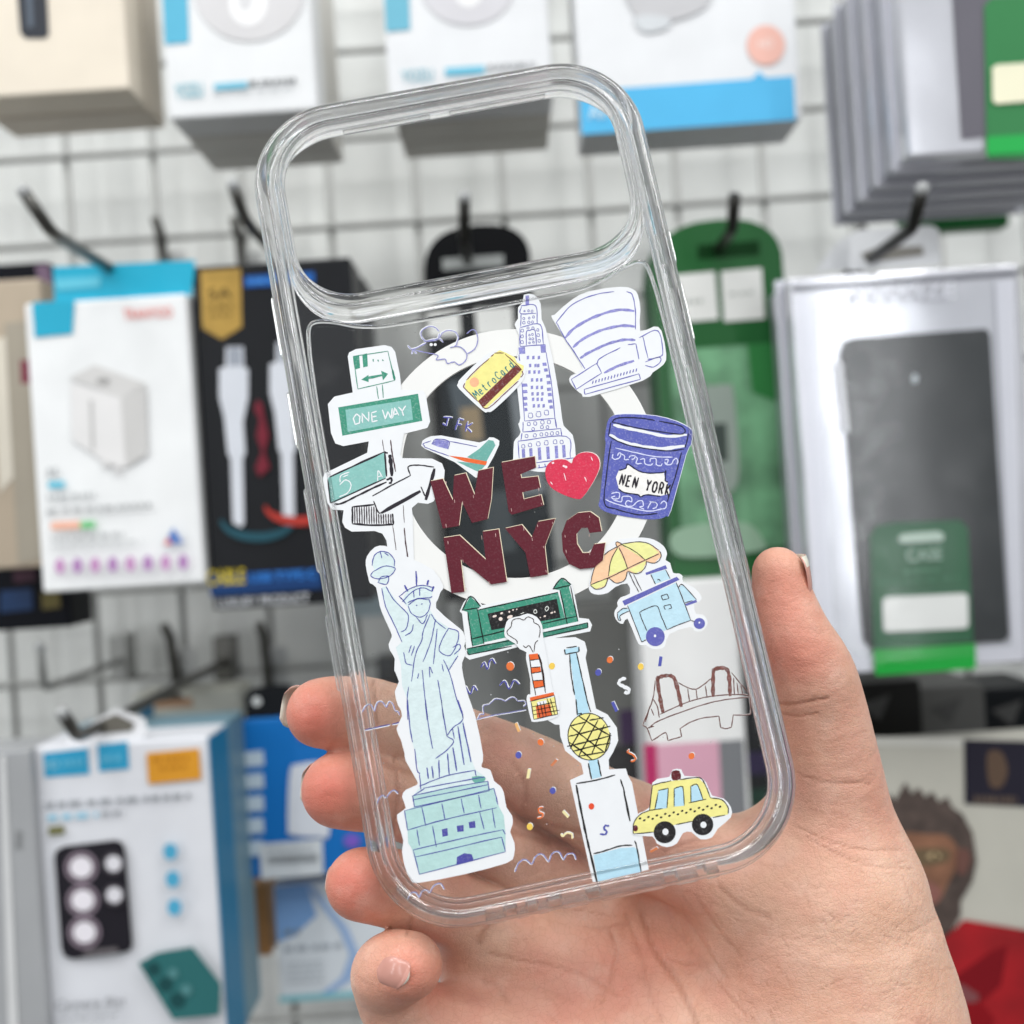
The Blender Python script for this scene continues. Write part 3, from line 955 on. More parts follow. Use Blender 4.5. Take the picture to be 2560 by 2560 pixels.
def sweep(name, rect, prof, m, parent, wob=0.000004, ncat=0, seed=1, side=1.0):
    """profile points (offset outward from rect, w) in mm swept round a rounded rectangle"""
    prof = np.array(prof) * 1e-3
    if ncat:
        prof = catmull(prof, True, ncat)
    else:                                       # moulded edges: crisp, but with a hair of rounding
        q = []
        for a_, b_, c_ in zip(np.roll(prof, 1, 0), prof, np.roll(prof, -1, 0)):
            for e_, f_ in ((a_, 0.22), (a_, 0.08), (c_, 0.08), (c_, 0.22)):
                q.append(b_ + (e_ - b_) * min(f_, f_ * 0.0016 / (np.linalg.norm(e_ - b_) + 1e-9)) + (0 if f_ > 0.1 else ((a_ + c_) / 2 - b_) * 0.02))
        prof = np.array(q)
    rows = []
    r = np.random.RandomState(seed)
    ph = r.rand(6) * 6.28
    for (o, wz) in prof:
        P, N = rrect(*rect)
        fac = side + (1 - side) * np.clip((-N[:, 1] - 0.1) / 0.8, 0, 1) ** 1.2
        P = P + N * (o * (fac if o > 0 else np.ones(len(P))))[:, None]
        s = np.arange(len(P)) / len(P) * 2 * math.pi
        j = wob * (2.5 * np.sin(3 * s + ph[0] + wz * 700) + 1.6 * np.sin(7 * s + ph[1] + wz * 900) + 0.8 * np.sin(13 * s + ph[2]))
        P = P + N * j[:, None]
        rows.append(np.concatenate([P, np.full((len(P), 1), wz)], 1))
    V = np.concatenate(rows)
    n, k = len(rows[0]), len(rows)
    Fc = []
    for i in range(k):
        for j in range(n):
            Fc.append((i * n + j, i * n + (j + 1) % n, ((i + 1) % k) * n + (j + 1) % n, ((i + 1) % k) * n + j))
    o = mesh_obj(name, V, Fc, m, parent, True)
    bm = bmesh.new()
    bm.from_mesh(o.data)
    bmesh.ops.recalc_face_normals(bm, faces=bm.faces)
    bm.to_mesh(o.data)
    bm.free()
    return o


RO = 0.0165
OUT = (-W2, W2, -H2, H2, RO)
sweep('bumper_frame', OUT, [(-4.3, -0.02), (-3.4, 0.12), (-2.7, 0.58), (-1.7, 0.72), (-0.7, 0.25), (-0.05, -1.1), (0, -3.6), (0, -7.4), (-0.1, -9.5), (-0.75, -10.4), (-1.7, -10.35),
                            (-2.1, -9.5), (-2.0, -6.2), (-2.0, -3.0), (-2.45, -1.75), (-3.4, -1.28), (-4.3, -1.2)], CLEAR, case, ncat=4)
# camera opening, read off the inner edge of the opening in the photograph
oc = on_case(np.array([700, 756, 1240, 1545, 1585, 1180]), np.array([440, 640, 262, 330, 470, 720]), 0.0)
ox0, ox1 = -0.0327, 0.0327
oy1, oy0 = H2 - 0.0058, H2 - 0.0058 - 0.0345
OPEN = (ox0, ox1, oy0, oy1, 0.0110)
sweep('camera_ring', OPEN, [(0.0, -1.2), (0.0, 0.6), (0.15, 1.6), (0.75, 2.2), (1.6, 2.1), (2.1, 1.75), (2.7, 1.9), (3.4, 1.6), (3.9, 0.85), (4.5, 0.3), (5.2, 0.1), (5.25, -0.7), (4.2, -1.2), (2.0, -1.25)],
      CLEAR, case, seed=5, side=0.33, ncat=4)


def flat_panel():
    """back panel below the camera ring"""
    A, _ = rrect(-W2 + 0.00425, W2 - 0.00425, -H2 + 0.00425, H2 - 0.00425, RO - 0.00425)
    B, N = rrect(*OPEN)
    fac = 0.33 + 0.67 * np.clip((-N[:, 1] - 0.1) / 0.8, 0, 1) ** 1.2
    B = B + N * (0.0051 * fac)[:, None]
    yt = oy0 + 0.008
    lowA = [tuple(q) for q in A if q[1] < yt]
    lowB = [tuple(q) for q in B if q[1] < yt and abs(q[0]) < W2 - 0.0043]
    lowA.sort(key=lambda q: math.atan2(q[0], -(q[1] - yt) + 0.02))
    lowB.sort(key=lambda q: -q[0])
    ring_ = lowA + lowB
    n = len(ring_)
    V = [(x, y, 0.0) for x, y in ring_] + [(x, y, -0.0012) for x, y in ring_]
    o = mesh_obj('back_panel', V, [tuple(range(n)), tuple(range(2 * n - 1, n - 1, -1))], SHEET, case)


flat_panel()
# raised line where the flat panel meets the frame and the camera ring
P1, _ = rrect(-W2 + 0.0049, W2 - 0.0049, -H2 + 0.0049, H2, RO - 0.0049)
yb = oy0 - 0.0060
low = [(x, y) for x, y in P1 if y < yb - 0.010]
k0 = int(np.argmin([abs(x - (-W2 + 0.0049)) * 10 - y for x, y in low]))
low = low[k0:] + low[:k0]
ear = [(W2 - 0.0052, yb - 0.004), (W2 - 0.0058, yb + 0.0010), (W2 - 0.0072, yb + 0.0024), (W2 - 0.0105, yb + 0.0018), (W2 - 0.0160, yb - 0.0002), (W2 - 0.024, yb - 0.0010)]
top = catmull(np.array(ear + [(-x, y) for x, y in ear[::-1]]), False, 5)
loop = np.array(low + [tuple(q) for q in top])
bead = tube('panel_bead', [(x, y, -0.0001) for x, y in list(loop) + [loop[0]]], 0.00042, CLEAR, case, 8, False)

# buttons, side ribs and the pieces round the ports along the bottom edge
for k, (v0, v1, sgn) in enumerate(((0.030, 0.042, -1), (0.012, 0.023, -1), (-0.012, 0.004, -1), (-0.034, -0.020, -1), (0.034, 0.041, 1), (0.018, 0.030, 1), (0.002, 0.014, 1), (-0.028, -0.012, 1))):
    bm_lo = (sgn * W2 - 0.0007, v0, -0.0074)
    bm_hi = (sgn * W2 + 0.0007, v1, -0.0026)
    block('side_button', bm_lo, bm_hi, CLEAR, case, 0.0005)
for (a, b) in ((-0.0205, -0.0165), (-0.0150, -0.0125), (-0.0112, -0.0088), (-0.0070, -0.0018), (0.0000, 0.0120), (0.0138, 0.0180), (0.0190, 0.0218)):
    block('port_rib', (a, -H2 - 0.0006, -0.0068), (b, -H2 + 0.0014, -0.0030), CLEAR, case, 0.0005)
for (a, b) in ((-0.020, -0.002), (0.002, 0.022)):
    block('top_rib', (a, H2 - 0.0016, -0.0102), (b, H2 - 0.0004, -0.0086), CLEAR, case, 0.0004)


# ------------------------------------------------------------------ printed drawings on the back of the case
def reg(x0, y0, s):
    return (x0, y0, s)


RG = {'A': (600, 100, 800 / 1932), 'C': (750, 700, 500 / 1932), 'D': (1150, 700, 600 / 1932), 'E': (1000, 1050, 600 / 1932), 'F': (850, 1300, 500 / 1932),
      'G': (850, 1750, 600 / 1932), 'H': (1250, 1550, 700 / 1932), 'J': (780, 1100, 400 / 1932), 'K': (1440, 1320, 360 / 1932), 'L': (1580, 1640, 320 / 1932),
      'M': (1380, 1600, 300 / 1932), 'N': (1120, 840, 260 / 1932), 'O': (1480, 1020, 280 / 1932), 'Q': (1200, 1500, 240 / 1449), 'R': (1400, 1700, 240 / 892),
      'S': (1280, 720, 200 / 805), 'P': (0, 0, 1)}


def cv(r, s):
    """'x,y x,y' in the enlarged view r -> photo pixels; 'J:x,y' switches the view midway"""
    out = []
    for q in s.split():
        if ':' in q:
            r, q = q.split(':')
        x, y = q.split(',')
        x0, y0, k = RG[r]
        out.append((x0 + float(x) * k, y0 + float(y) * k))
    return np.array(out)


def lay(name, polys, level, m, parent):
    """flat printed shapes: list of pixel outlines -> one mesh on the panel"""
    V, Fc = [], []
    for P in polys:
        X = on_case(P[:, 0], P[:, 1], 0.0)
        i = len(V)
        V += [(x, y, 0.00006 + level * 1.0e-5) for x, y, _ in X]
        Fc.append(tuple(range(i, i + len(X))))
    return mesh_obj(name, V, Fc, m, parent)


def ribbons(paths):
    """pen lines: (points px, width px) -> quads outline in pixels"""
    V, Fc = [], []
    for P, wd in paths:
        P = np.asarray(P, float)
        if len(P) < 2:
            continue
        t = np.gradient(P, axis=0)
        t /= np.linalg.norm(t, axis=1)[:, None] + 1e-9
        nrm = np.stack([-t[:, 1], t[:, 0]], 1)
        n = len(P)
        i0 = len(V)
        ph = rnd.random() * 6
        for i in range(n):
            e = min(i, n - 1 - i)
            h = wd * 0.5 * (1 + 0.16 * math.sin(i * 1.7 + ph) + 0.12 * rnd.uniform(-1, 1)) * (0.62 if e == 0 else 1)
            V.append(P[i] + nrm[i] * h)
            V.append(P[i] - nrm[i] * h)
        for i in range(n - 1):
            a = i0 + 2 * i
            Fc.append((a, a + 1, a + 3, a + 2))
    return np.array(V), Fc


def strokes(name, paths, level, m, parent):
    V, Fc = ribbons(paths)
    X = on_case(V[:, 0], V[:, 1], 0.0)
    return mesh_obj(name, [(x, y, 0.00006 + level * 1.0e-5) for x, y, _ in X], Fc, m, parent)


def ln(r, text, wd, smooth=True):
    """several pen lines separated by ';' """
    out = []
    for s in text.split(';'):
        s = s.strip()
        if not s:
            continue
        P = cv(r, s)
        if smooth:
            P = catmull(P, False, 5)
        else:
            q = [P[0]]
            for a, b in zip(P[:-1], P[1:]):
                for k in range(1, 5):
                    q.append(a + (b - a) * k / 4)
            P = np.array(q)
        P = P + np.array([[rnd.uniform(-.35, .35), rnd.uniform(-.35, .35)] for _ in P])
        out.append((P, wd))
    return out


def pg(r, s, smooth=0):
    P = cv(r, s)
    return catmull(P, True, smooth) if smooth else P


def ell(r, x, y, rx, ry, rot=0.0, n=26):
    x0, y0, k = RG[r]
    a = np.linspace(0, 2 * math.pi, n + 1)[:-1]
    ex, ey = rx * np.cos(a), ry * np.sin(a)
    c, s = math.cos(math.radians(rot)), math.sin(math.radians(rot))
    return np.stack([x0 + (x + ex * c - ey * s) * k, y0 + (y + ex * s + ey * c) * k], 1)


GLY = {'M': '0,0 .1,1 .45,.3 .8,1 .95,0', 'e': '.1,.35 .65,.4 .55,.65 .25,.65 .1,.3 .3,0 .65,.1', 't': '.35,.95 .3,.15 .55,0;.05,.65 .6,.68', 'r': '.15,.65 .15,0;.15,.4 .35,.65 .6,.6',
       'o': '.35,.65 .1,.45 .15,.1 .4,0 .65,.2 .6,.55 .35,.65', 'C': '.85,.8 .5,1 .1,.7 .1,.25 .4,0 .85,.15', 'a': '.6,.6 .25,.62 .1,.25 .3,0 .6,.2;.6,.65 .6,.1 .75,0', 'd': '.6,.55 .25,.6 .1,.25 .35,0 .6,.2;.7,1.05 .62,.1 .75,0',
       'N': '.05,0 .12,1 .7,.02 .78,1', 'E': '.7,1 .12,.95 .05,0 .7,.02;.1,.5 .6,.52', 'Y': '.05,1 .4,.5 .8,1;.4,.5 .35,0', 'O': '.4,1 .08,.7 .1,.2 .42,0 .75,.3 .7,.8 .4,1', 'R': '.1,0 .12,.95 .55,.95 .65,.7 .5,.5 .15,.48;.35,.48 .75,0',
       'K': '.1,1 .12,0;.7,1 .15,.45 .75,0', 'W': '.02,1 .25,0 .48,.75 .7,0 .95,1', 'A': '.02,0 .38,1 .75,0;.15,.35 .6,.38'}


def write(r, text, a, b, ht, wd, level, m, parent, name='lettering', lean=0.0, squeeze=1.0):
    """handwriting from baseline point a to b (view r), letter height ht"""
    A, B = cv(r, '%g,%g' % a)[0], cv(r, '%g,%g' % b)[0]
    k = RG[r][2]
    d = (B - A)
    L = np.linalg.norm(d)
    d /= L
    up = np.array([d[1], -d[0]])
    up = up if up[1] < 0 else -up
    cell = L / len(text)
    out = []
    for i, ch in enumerate(text):
        if ch == ' ':
            continue
        for s in GLY[ch].split(';'):
            P = pts(s)
            X = A + d * ((i + 0.08 + P[:, :1] * 0.82 * squeeze) * cell) + (up + d * lean) * (P[:, 1:] * ht * k)
            out.append((catmull(X, False, 4) if ch in 'etroCadOR' else np.concatenate([X[j] + (X[j + 1] - X[j]) * np.linspace(0, 1, 5)[:-1, None] for j in range(len(X) - 1)] + [X[-1:]]), wd))
    return strokes(name, out, level, m, parent)


WHITE = mat('print_white', 'e6e8ea', rough=0.5, var=0.02, vscale=400, spec=0.35)
RINGW = mat('magnet_white', 'e9e9e6', rough=0.4, var=0.02, vscale=120, spec=0.4)
PURP, TEAL, GREEN, BLK_, BRN = ink('5a5aa6'), ink('86bdb6', 0.18), ink('3c8f77', 0.3), ink('26222a'), ink('6b2f30')
MAROON, RED, JAR, YEL, SKYB, ORG = ink('5c1626', 0.05), ink('d3304f', 0.14), ink('5a61b0', 0.3), ink('ece48f', 0.05), ink('b4d9e9', 0.12), ink('e5662d', 0.1)


def sticker(name, outline, level, smooth=3, m=None, label=None):
    o = lay(name, [catmull(outline, True, smooth) if smooth else outline], level, m or WHITE, case)
    if label:
        o['label'] = label
    return o


# magnet ring
cx, cy = [on_case(np.array([1288.0]), np.array([1163.0]))[0][i] for i in (0, 1)]
r0, r1 = 0.0209, 0.0262
V, Fc = [], []
for k in range(96):
    a = 2 * math.pi * k / 96
    for r_, wz in ((r0, 0.00003), (r1, 0.00003), (r1, -0.0006), (r0, -0.0006)):
        V.append((cx + r_ * math.cos(a), cy + r_ * math.sin(a), wz))
for k in range(96):
    b = ((k + 1) % 96) * 4
    for j in range(4):
        Fc.append((k * 4 + j, k * 4 + (j + 1) % 4, b + (j + 1) % 4, b + j))
mr = mesh_obj('magnet_ring', V, Fc, RINGW, case)
mr['label'] = 'white magnet ring in the middle of the back panel'

# --- street sign
o = sticker('street_sign_print', cv('C', '462,740 475,702 540,670 820,630 885,648 920,695 968,930 980,1062 1190,1070 1216,1112 1258,1370 1230,1430 1005,1487 970,1690 990,1722 1275,1726 1372,1772 1398,1840 J:1595,480 J:1470,742 J:1400,772 J:1330,765 J:1280,757 J:1207,822 J:1217,930 J:1240,1750 J:1230,1880 J:960,1900 J:930,1500 J:910,1290 J:900,1215 J:850,1132 J:760,1100 J:480,1107 J:400,1060 J:366,990 J:382,850 J:250,842 J:187,765 J:130,470 J:152,405 C:650,1670 665,1560 420,1606 342,1580 300,1480 270,1200 332,1128 510,1088'), 6, 0,
            label='white street sign drawing with green ONE WAY plate')
lay('green_plate', [pg('C', '370,1232 1140,1100 1182,1362 410,1506'), pg('C', '515,740 572,728 582,852 538,866'), pg('C', '602,722 650,710 656,836 612,846'),
                    pg('C', '592,965 662,918 664,988'), pg('C', '852,908 784,878 802,972')], 7, GREEN, o)
lay('pale_plate', [pg('C', '440,1256 1070,1154 1092,1352 462,1470'), pg('J', '190,462 870,150 892,460 272,755 228,745')], 8, TEAL, o)
strokes('green_lines', ln('C', '515,740 850,690;850,690 915,972;915,972 560,1056;560,1056 515,740;740,1030 760,1150;795,1012 806,1140', 2.2) + ln('C', '620,955 830,915', 6) + ln('C', '895,870 915,968', 5)
        + ln('C', '706,765 710,790;752,772 758,788;798,770 806,786', 3), 9, GREEN, o)
strokes('black_lines', ln('J', '220,445 870,148;870,148 915,160;270,776 350,770 500,700 700,600 900,508;880,160 900,440', 4.5) + ln('J', '192,478 225,762;230,762 890,462', 3.5)
        + ln('J', '940,180 955,290 965,440', 9) + ln('J', '900,485 960,462 955,515 930,522', 5)
        + ln('J', '730,680 960,550 1190,430;1190,430 1162,350 1178,315 1290,305 1476,330;745,740 800,870 830,885;1315,565 1365,680', 3.2) + ln('J', '835,885 1310,618', 9)
        + ln('J', '1482,345 1375,725', 8) + ln('J', '492,808 750,782;490,1012 730,1030 985,1020;488,806 490,1010;972,890 985,1020', 4.5), 9, BLK_, o)
strokes('hatching', [q for i in range(16) for q in ln('J', '%g,%g %g,%g' % (515 + i * 29, 805 + (90 if i > 9 else 0), 520 + i * 29, 1015), 3)], 9, ink('3a2f38'), o)
strokes('pole_lines', ln('J', '850,0 870,140;975,1030 1000,1200 1022,1385;1102,790 1116,1000', 1.6) + ln('J', '950,0 965,140 985,250 1010,385;1115,1060 1132,1250 1160,1450 1180,1650;1050,1648 1056,1780', 3), 9, ink('4b3238'), o)
strokes('white_lettering', ln('J', '452,388 350,432 340,512;335,545 400,485 452,505 472,560 430,640 330,688;440,420 375,450;795,500 800,372 852,452;792,448 846,432', 2.6), 9, WHITE, o)
strokes('lettering', ln('C', '545,1295 515,1340 535,1395 575,1385 580,1320 545,1295;605,1382 600,1292 665,1366 664,1275;690,1286 700,1372 750,1360;690,1286 742,1270;696,1326 742,1315;796,1255 826,1346 850,1272 880,1340 892,1242;895,1336 915,1236 958,1312;905,1302 946,1290;952,1228 988,1268 1022,1215;988,1268 1002,1315', 3.4, False), 10, WHITE, o)

# --- rat doodle
rat = ln('C', '1345,500 1300,458 1240,455 1180,490 1172,540 1210,590 1270,590 1330,575 1348,520;1350,560 1380,510 1440,490 1500,505 1528,550 1520,600 1500,640 1450,655;1385,605 1350,572 1280,580 1200,598;1042,635 1090,672 1220,612;1090,672 1200,700 1330,728 1318,772 1400,765 1422,806 1490,792 1535,820 1595,785 1612,720 1560,655 1490,640;1616,715 1690,665 1718,580 1700,500 1660,482 1610,520;1088,675 1080,720;1095,680 1130,715', 2.4)
o = strokes('rat_print', [(p + np.array([-1.0, -1.0]), 4.6) for p, _ in rat[:4]] + [(p, 4.2) for p, _ in rat[6:]], 6, WHITE, case)
o['label'] = 'thin purple outline drawing of a rat'
strokes('outline', rat, 7, ink('8f8fc6'), o)
lay('eye', [ell('C', 1268, 626, 16, 15), ell('C', 1306, 626, 15, 14)], 8, WHITE, o)

# --- tower
o = sticker('tower_print', cv('S', '120,70 220,70 288,160 298,320 338,408 420,770 490,1200 520,1390 610,1480 640,1690 600,1832 270,1852 10,1800 12,1720 20,1550 60,1500 86,1450 62,1370 84,1310 52,1010 40,800 66,600 70,480 26,370 60,312 60,200 110,150'), 12, 2, label='white drawing of a tall stepped skyscraper with purple windows')
T1 = '85,185 235,180 255,360;95,190 88,260 240,258;92,262 88,392;82,402 280,370 315,572;80,408 80,590;145,580 145,450 175,430 230,430 246,575;80,592 335,572;70,668 78,745;342,650 400,1000 440,1395;98,940 126,1340;126,1342 436,1312;110,1350 110,1450;450,1412 436,1322;100,1462 90,1532;502,1490 490,1416;108,1452 490,1416;60,1548 72,1720;60,1545 545,1496 585,1712;240,1762 620,1710;260,1812 420,1790;270,1780 275,1815;330,1770 335,1800'
wins = []
for (y, xs) in ((705, (160, 215, 270)), (785, (182, 236, 264)), (850, (175, 226, 272)), (930, (202, 252, 294)), (1005, (200, 252, 300)), (1070, (206, 258, 306)), (1125, (212, 258, 300)), (1190, (220, 268, 318))):
    for x in xs:
        wins.append((x, y, 12, 17))
dk = []
for (x, y, a, b) in wins:
    dk.append(pg('S', '%g,%g %g,%g %g,%g %g,%g' % (x - a, y - b, x + a, y - b - 4, x + a, y + b - 4, x - a, y + b)))
for y, x0, x1 in ((770, 305, 350), (828, 320, 362), (890, 342, 382), (955, 348, 390), (1022, 350, 396), (1075, 358, 402), (1142, 360, 408), (1200, 374, 414)):
    dk.append(pg('S', '%g,%g %g,%g %g,%g %g,%g' % (x0, y - 14, x1 - 6, y - 18, x1, y + 14, x0 + 4, y + 18)))
for y in (985, 1050, 1118, 1176, 1230):
    dk.append(pg('S', '%g,%g %g,%g %g,%g %g,%g' % (100 + (y - 985) * .1, y - 20, 150, y - 22, 158, y + 8, 104 + (y - 985) * .1, y + 14)))
dk += [pg('S', '65,602 130,596 134,664 72,668'), pg('S', '285,582 338,574 342,652 292,656'), pg('S', '136,80 172,78 172,170 136,172')]
for x in (115, 190, 275, 360, 445, 520):
    y = 1690 - (x - 115) * .1
    dk.append(pg('S', '%g,%g %g,%g %g,%g %g,%g' % (x - 18, y - 65, x + 14, y - 70, x + 22, y + 55, x - 10, y + 60)))
HP = mat('hatched_purple', '8383c6', rough=0.5, var=0.25, vscale=1500, grain=0.55, gscale=3600)
lay('window_fill', dk, 13, HP, o)
sm = []
for x, y, q in [(185, 1285, 20), (265, 1272, 22), (345, 1255, 20), (168, 1370, 14), (232, 1365, 14), (305, 1352, 16), (370, 1350, 15), (212, 1422, 12), (300, 1402, 13), (356, 1402, 12), (145, 1492, 13), (228, 1486, 14),
                (294, 1476, 13), (346, 1472, 13), (400, 1466, 14), (456, 1462, 13), (112, 1595, 15), (180, 1582, 15), (263, 1570, 17), (343, 1560, 18), (432, 1550, 17), (498, 1552, 15), (125, 235, 6), (165, 232, 8), (200, 236, 9),
                (118, 310, 9), (172, 305, 8), (215, 295, 9), (118, 352, 11), (168, 348, 10), (204, 346, 9), (102, 432, 12), (100, 490, 12), (100, 548, 13), (160, 405, 9), (210, 408, 11), (258, 425, 10), (262, 478, 12), (272, 534, 12),
                (175, 478, 7), (205, 470, 8), (178, 515, 8), (208, 515, 9), (175, 555, 7), (215, 548, 8)]:
    sm += ln('S', '%g,%g %g,%g %g,%g %g,%g %g,%g' % (x - q, y - q, x + q * .8, y - q * 1.1, x + q, y + q, x - q * .8, y + q, x - q, y - q * .6), 1.5)
strokes('linework', ln('S', T1, 2.2) + sm, 14, ink('6262b2'), o)

# --- round museum
o = sticker('museum_print', cv('D', '742,312 762,280 900,160 1040,92 1290,55 1390,75 1432,122 1452,240 1450,412 1560,376 1622,410 1660,600 1640,680 1550,746 1470,812 1040,942 980,920 930,882 882,822 892,772 985,712 900,560'), 6, 2, label='white drawing of a round spiral museum building')
strokes('bands', ln('D', '845,470 930,382 1100,292 1280,242 1402,252;908,545 1000,470 1150,402 1300,370 1408,376;965,632 1050,580 1200,512 1330,482 1412,486;1160,750 1280,690 1400,652', 6.5), 7, HP, o)
strokes('linework', ln('D', '775,342 900,202 1080,122 1240,95;1340,95 1386,122 1410,240 1412,400;1415,512 1440,640;775,342 850,482 900,552 1006,716;1100,682 1130,630 1290,546;895,802 1100,672;1100,672 1140,750;1140,750 935,882;935,882 895,802;1000,882 1440,756;1440,756 1452,800;1452,800 1005,922;1005,922 1000,882;1440,466 1590,410 1632,580 1600,622 1510,640;1470,452 1512,632;1490,662 1600,622 1612,660 1556,702 1490,690;1352,522 1412,515', 2.3)
        + [q for i in range(15) for q in ln('D', '%g,%g %g,%g' % (1065 + i * 25, 838 - i * 7, 1072 + i * 25, 812 - i * 7), 2.6)], 8, ink('6262b2'), o)

# --- travel card
o = sticker('travel_card_print', cv('N', '190,882 240,792 590,455 830,290 1060,285 1425,560 1412,782 1290,962 860,1372 740,1415 640,1390 205,985'), 18, 3, label='yellow MetroCard drawing tilted to the left')
lay('yellow_fill', [pg('N', '330,850 860,332 960,270 1060,310 1240,400 1280,500 1408,560 1400,640 1330,802 722,1345 650,1332 310,962')], 19, YEL, o)
lay('brown_stripe', [pg('N', '560,1215 1255,545 1370,632 682,1312 640,1330')], 20, ink('6b2a28', 0.3), o)
lay('round_mark', [ell('N', 490, 865, 86, 90)], 20, ink('f1b58c', 0.1), o)
strokes('outline', ln('N', '340,830 500,660 765,425;800,392 850,345;862,325 1040,322;1060,345 1270,530 1370,635;1370,650 1392,715 1350,775;1305,845 1050,1080 800,1310 700,1350 640,1325;315,885 290,940 320,990 560,1225', 2.2), 21, BRN, o)
write('N', 'MetroCard', (530, 1180), (1265, 545), 150, 2.3, 22, ink('2f7f86'), o)

# --- aeroplane and its letters
o = sticker('aeroplane_print', cv('E', '175,190 205,150 330,125 640,182 720,140 782,156 798,202 700,392 640,432 610,466 440,340 200,232'), 6, 2, label='white aeroplane drawing with green tail')
lay('green_tail', [pg('E', '540,300 640,232 712,162 752,168 768,205 690,345 600,322'), pg('E', '455,335 560,345 690,362 640,420 606,408')], 7, ink('6aa99f', 0.2), o)
lay('orange_stripe', [pg('E', '390,288 500,300 702,335 690,366 520,336')], 8, ORG, o)
lay('window_fill', [pg('E', '255,195 292,156 394,172 386,236 300,214')], 7, HP, o)
strokes('linework', ln('E', '200,212 188,192 250,168;400,172 620,216;192,216 300,258 395,290;255,195 292,156 394,172 386,236', 2.0), 9, PURP, o)
jfk = ln('C', '1382,1326 1472,1332;1432,1332 1412,1408 1375,1388;1500,1450 1532,1342;1532,1342 1580,1355;1516,1395 1560,1402;1618,1370 1596,1466;1666,1385 1606,1422;1606,1422 1656,1476', 3.6, False)
o = strokes('airport_lettering', [(p + np.array([1.3, -1.2]), 4.6) for p, _ in jfk], 6, WHITE, case)
o['label'] = 'purple handwritten letters JFK'
strokes('letters', jfk, 7, PURP, o)

# --- big letters and heart
LET = {'W': '245,495 345,475 425,648 435,450 530,430 600,604 630,410 750,385 735,640 705,800 580,830 500,662 475,855 345,875', 'E': '815,345 1085,295 1095,385 970,440 978,470 1110,455 1130,550 985,585 995,640 1135,605 1155,690 900,765 875,740',
       'N': '350,950 480,930 690,1125 665,900 795,880 860,1305 735,1325 490,1125 520,1385 415,1395', 'Y': '845,875 980,845 1060,945 1110,820 1250,795 1165,1020 1190,1245 1050,1270 1010,1070',
       'C': '1622,900 1600,790 1530,740 1430,750 1340,812 1300,920 1310,1060 1360,1160 1450,1202 1560,1190 1632,1130 1652,990 1560,1002 1530,1070 1470,1072 1425,1000 1420,920 1460,872 1510,870 1526,912'}
for ch, s in LET.items():
    P = cv('E', s)
    o = lay('letter_print', [P + np.array([1.6, -1.8])], 24, ink('e9dcc0'), case)
    o['label'] = 'dark red capital letter ' + ch
    lay('letter_face', [P], 25, MAROON, o)
    c = P.mean(0)
    r_ = random.Random(ord(ch))
    glints = []
    for _ in range(7):
        q = P[r_.randrange(len(P))] * 0.86 + c * 0.14
        glints.append((np.array([q, q + np.array([0.6, 3]), q + np.array([1.2, 5 + 5 * r_.random()])]), 1.3))
    strokes('glint', glints, 26, ink('d9b6b0'), o)
hs = '1380,352 1330,322 1240,326 1182,370 1170,450 1210,540 1310,602 1430,640 1480,612 1560,490 1606,380 1590,300 1530,265 1450,270 1396,310'
o = lay('heart_print', [catmull(cv('E', hs), True, 3) + np.array([1.8, -1.6])], 27, ink('efd9d4'), case)
o['label'] = 'red heart beside the letters'
lay('heart_face', [catmull(cv('E', hs), True, 3)], 28, RED, o)
strokes('glint', ln('E', '1318,430 1335,490;1485,460 1500,498;1210,500 1228,522;1535,300 1550,330', 2.2) + ln('E', '1222,352 1240,345;1310,370 1345,385', 5), 29, ink('f4dbe0'), o)

# --- blue jar
jp = '220,540 262,250 330,152 450,116 700,110 1100,140 1450,232 1680,350 1725,440 1702,640 1620,800 1352,1782 1280,1862 1180,1910 900,1920 350,1830 150,1742 110,1650 132,1590 190,1000 236,600'
o = lay('jar_print', [catmull(cv('O', jp), True, 2) + np.array([1.8, -1.4])], 6, ink('dfe3f2'), case)
o['label'] = 'blue jar drawing with a white NEN YORK label'
lay('jar_fill', [catmull(cv('O', jp), True, 2)], 7, JAR, o)
lay('label_fill', [pg('O', '460,1080 580,1040 620,988 800,1090 1000,1130 1240,1120 1260,1250 1300,1290 1342,1480 1180,1520 940,1500 840,1532 780,1490 560,1460 460,1390 410,1200')], 8, ink('eeece8'), o)
strokes('white_bands', ln('O', '362,292 600,352 900,412 1300,492 1635,462', 7) + ln('O', '302,462 500,572 800,652 1200,702 1595,658', 8), 8, WHITE, o)
strokes('white_lines', ln('O', '402,690 700,762 1100,842 1390,850;232,1582 400,1652 700,1732 1000,1782 1252,1730;360,800 350,860 400,890 470,860 500,790 460,780 440,830;500,790 560,830 560,890 640,890;640,860 660,830 740,830 720,880 680,890;740,830 780,880 760,960 860,960;830,890 900,880 910,960 1000,990 1050,960;1000,930 1010,880 1100,880 1110,980 1180,1000 1210,960;1250,900 1310,890 1290,960 1250,930 1280,980 1370,970 1400,910 1450,870 1480,920 1460,980;330,1480 400,1460 470,1470 460,1560 370,1570 340,1540 400,1520;370,1590 500,1620 530,1530 670,1540 680,1620 620,1600 580,1640 600,1690 700,1690 790,1610 870,1610 880,1690 820,1710 900,1750;960,1740 1000,1650 1060,1620 1120,1660 1100,1720 1040,1740;990,1620 1100,1630;1180,1660 1230,1610 1280,1640 1270,1720 1200,1750', 2.6), 9, ink('d5d9f5'), o)
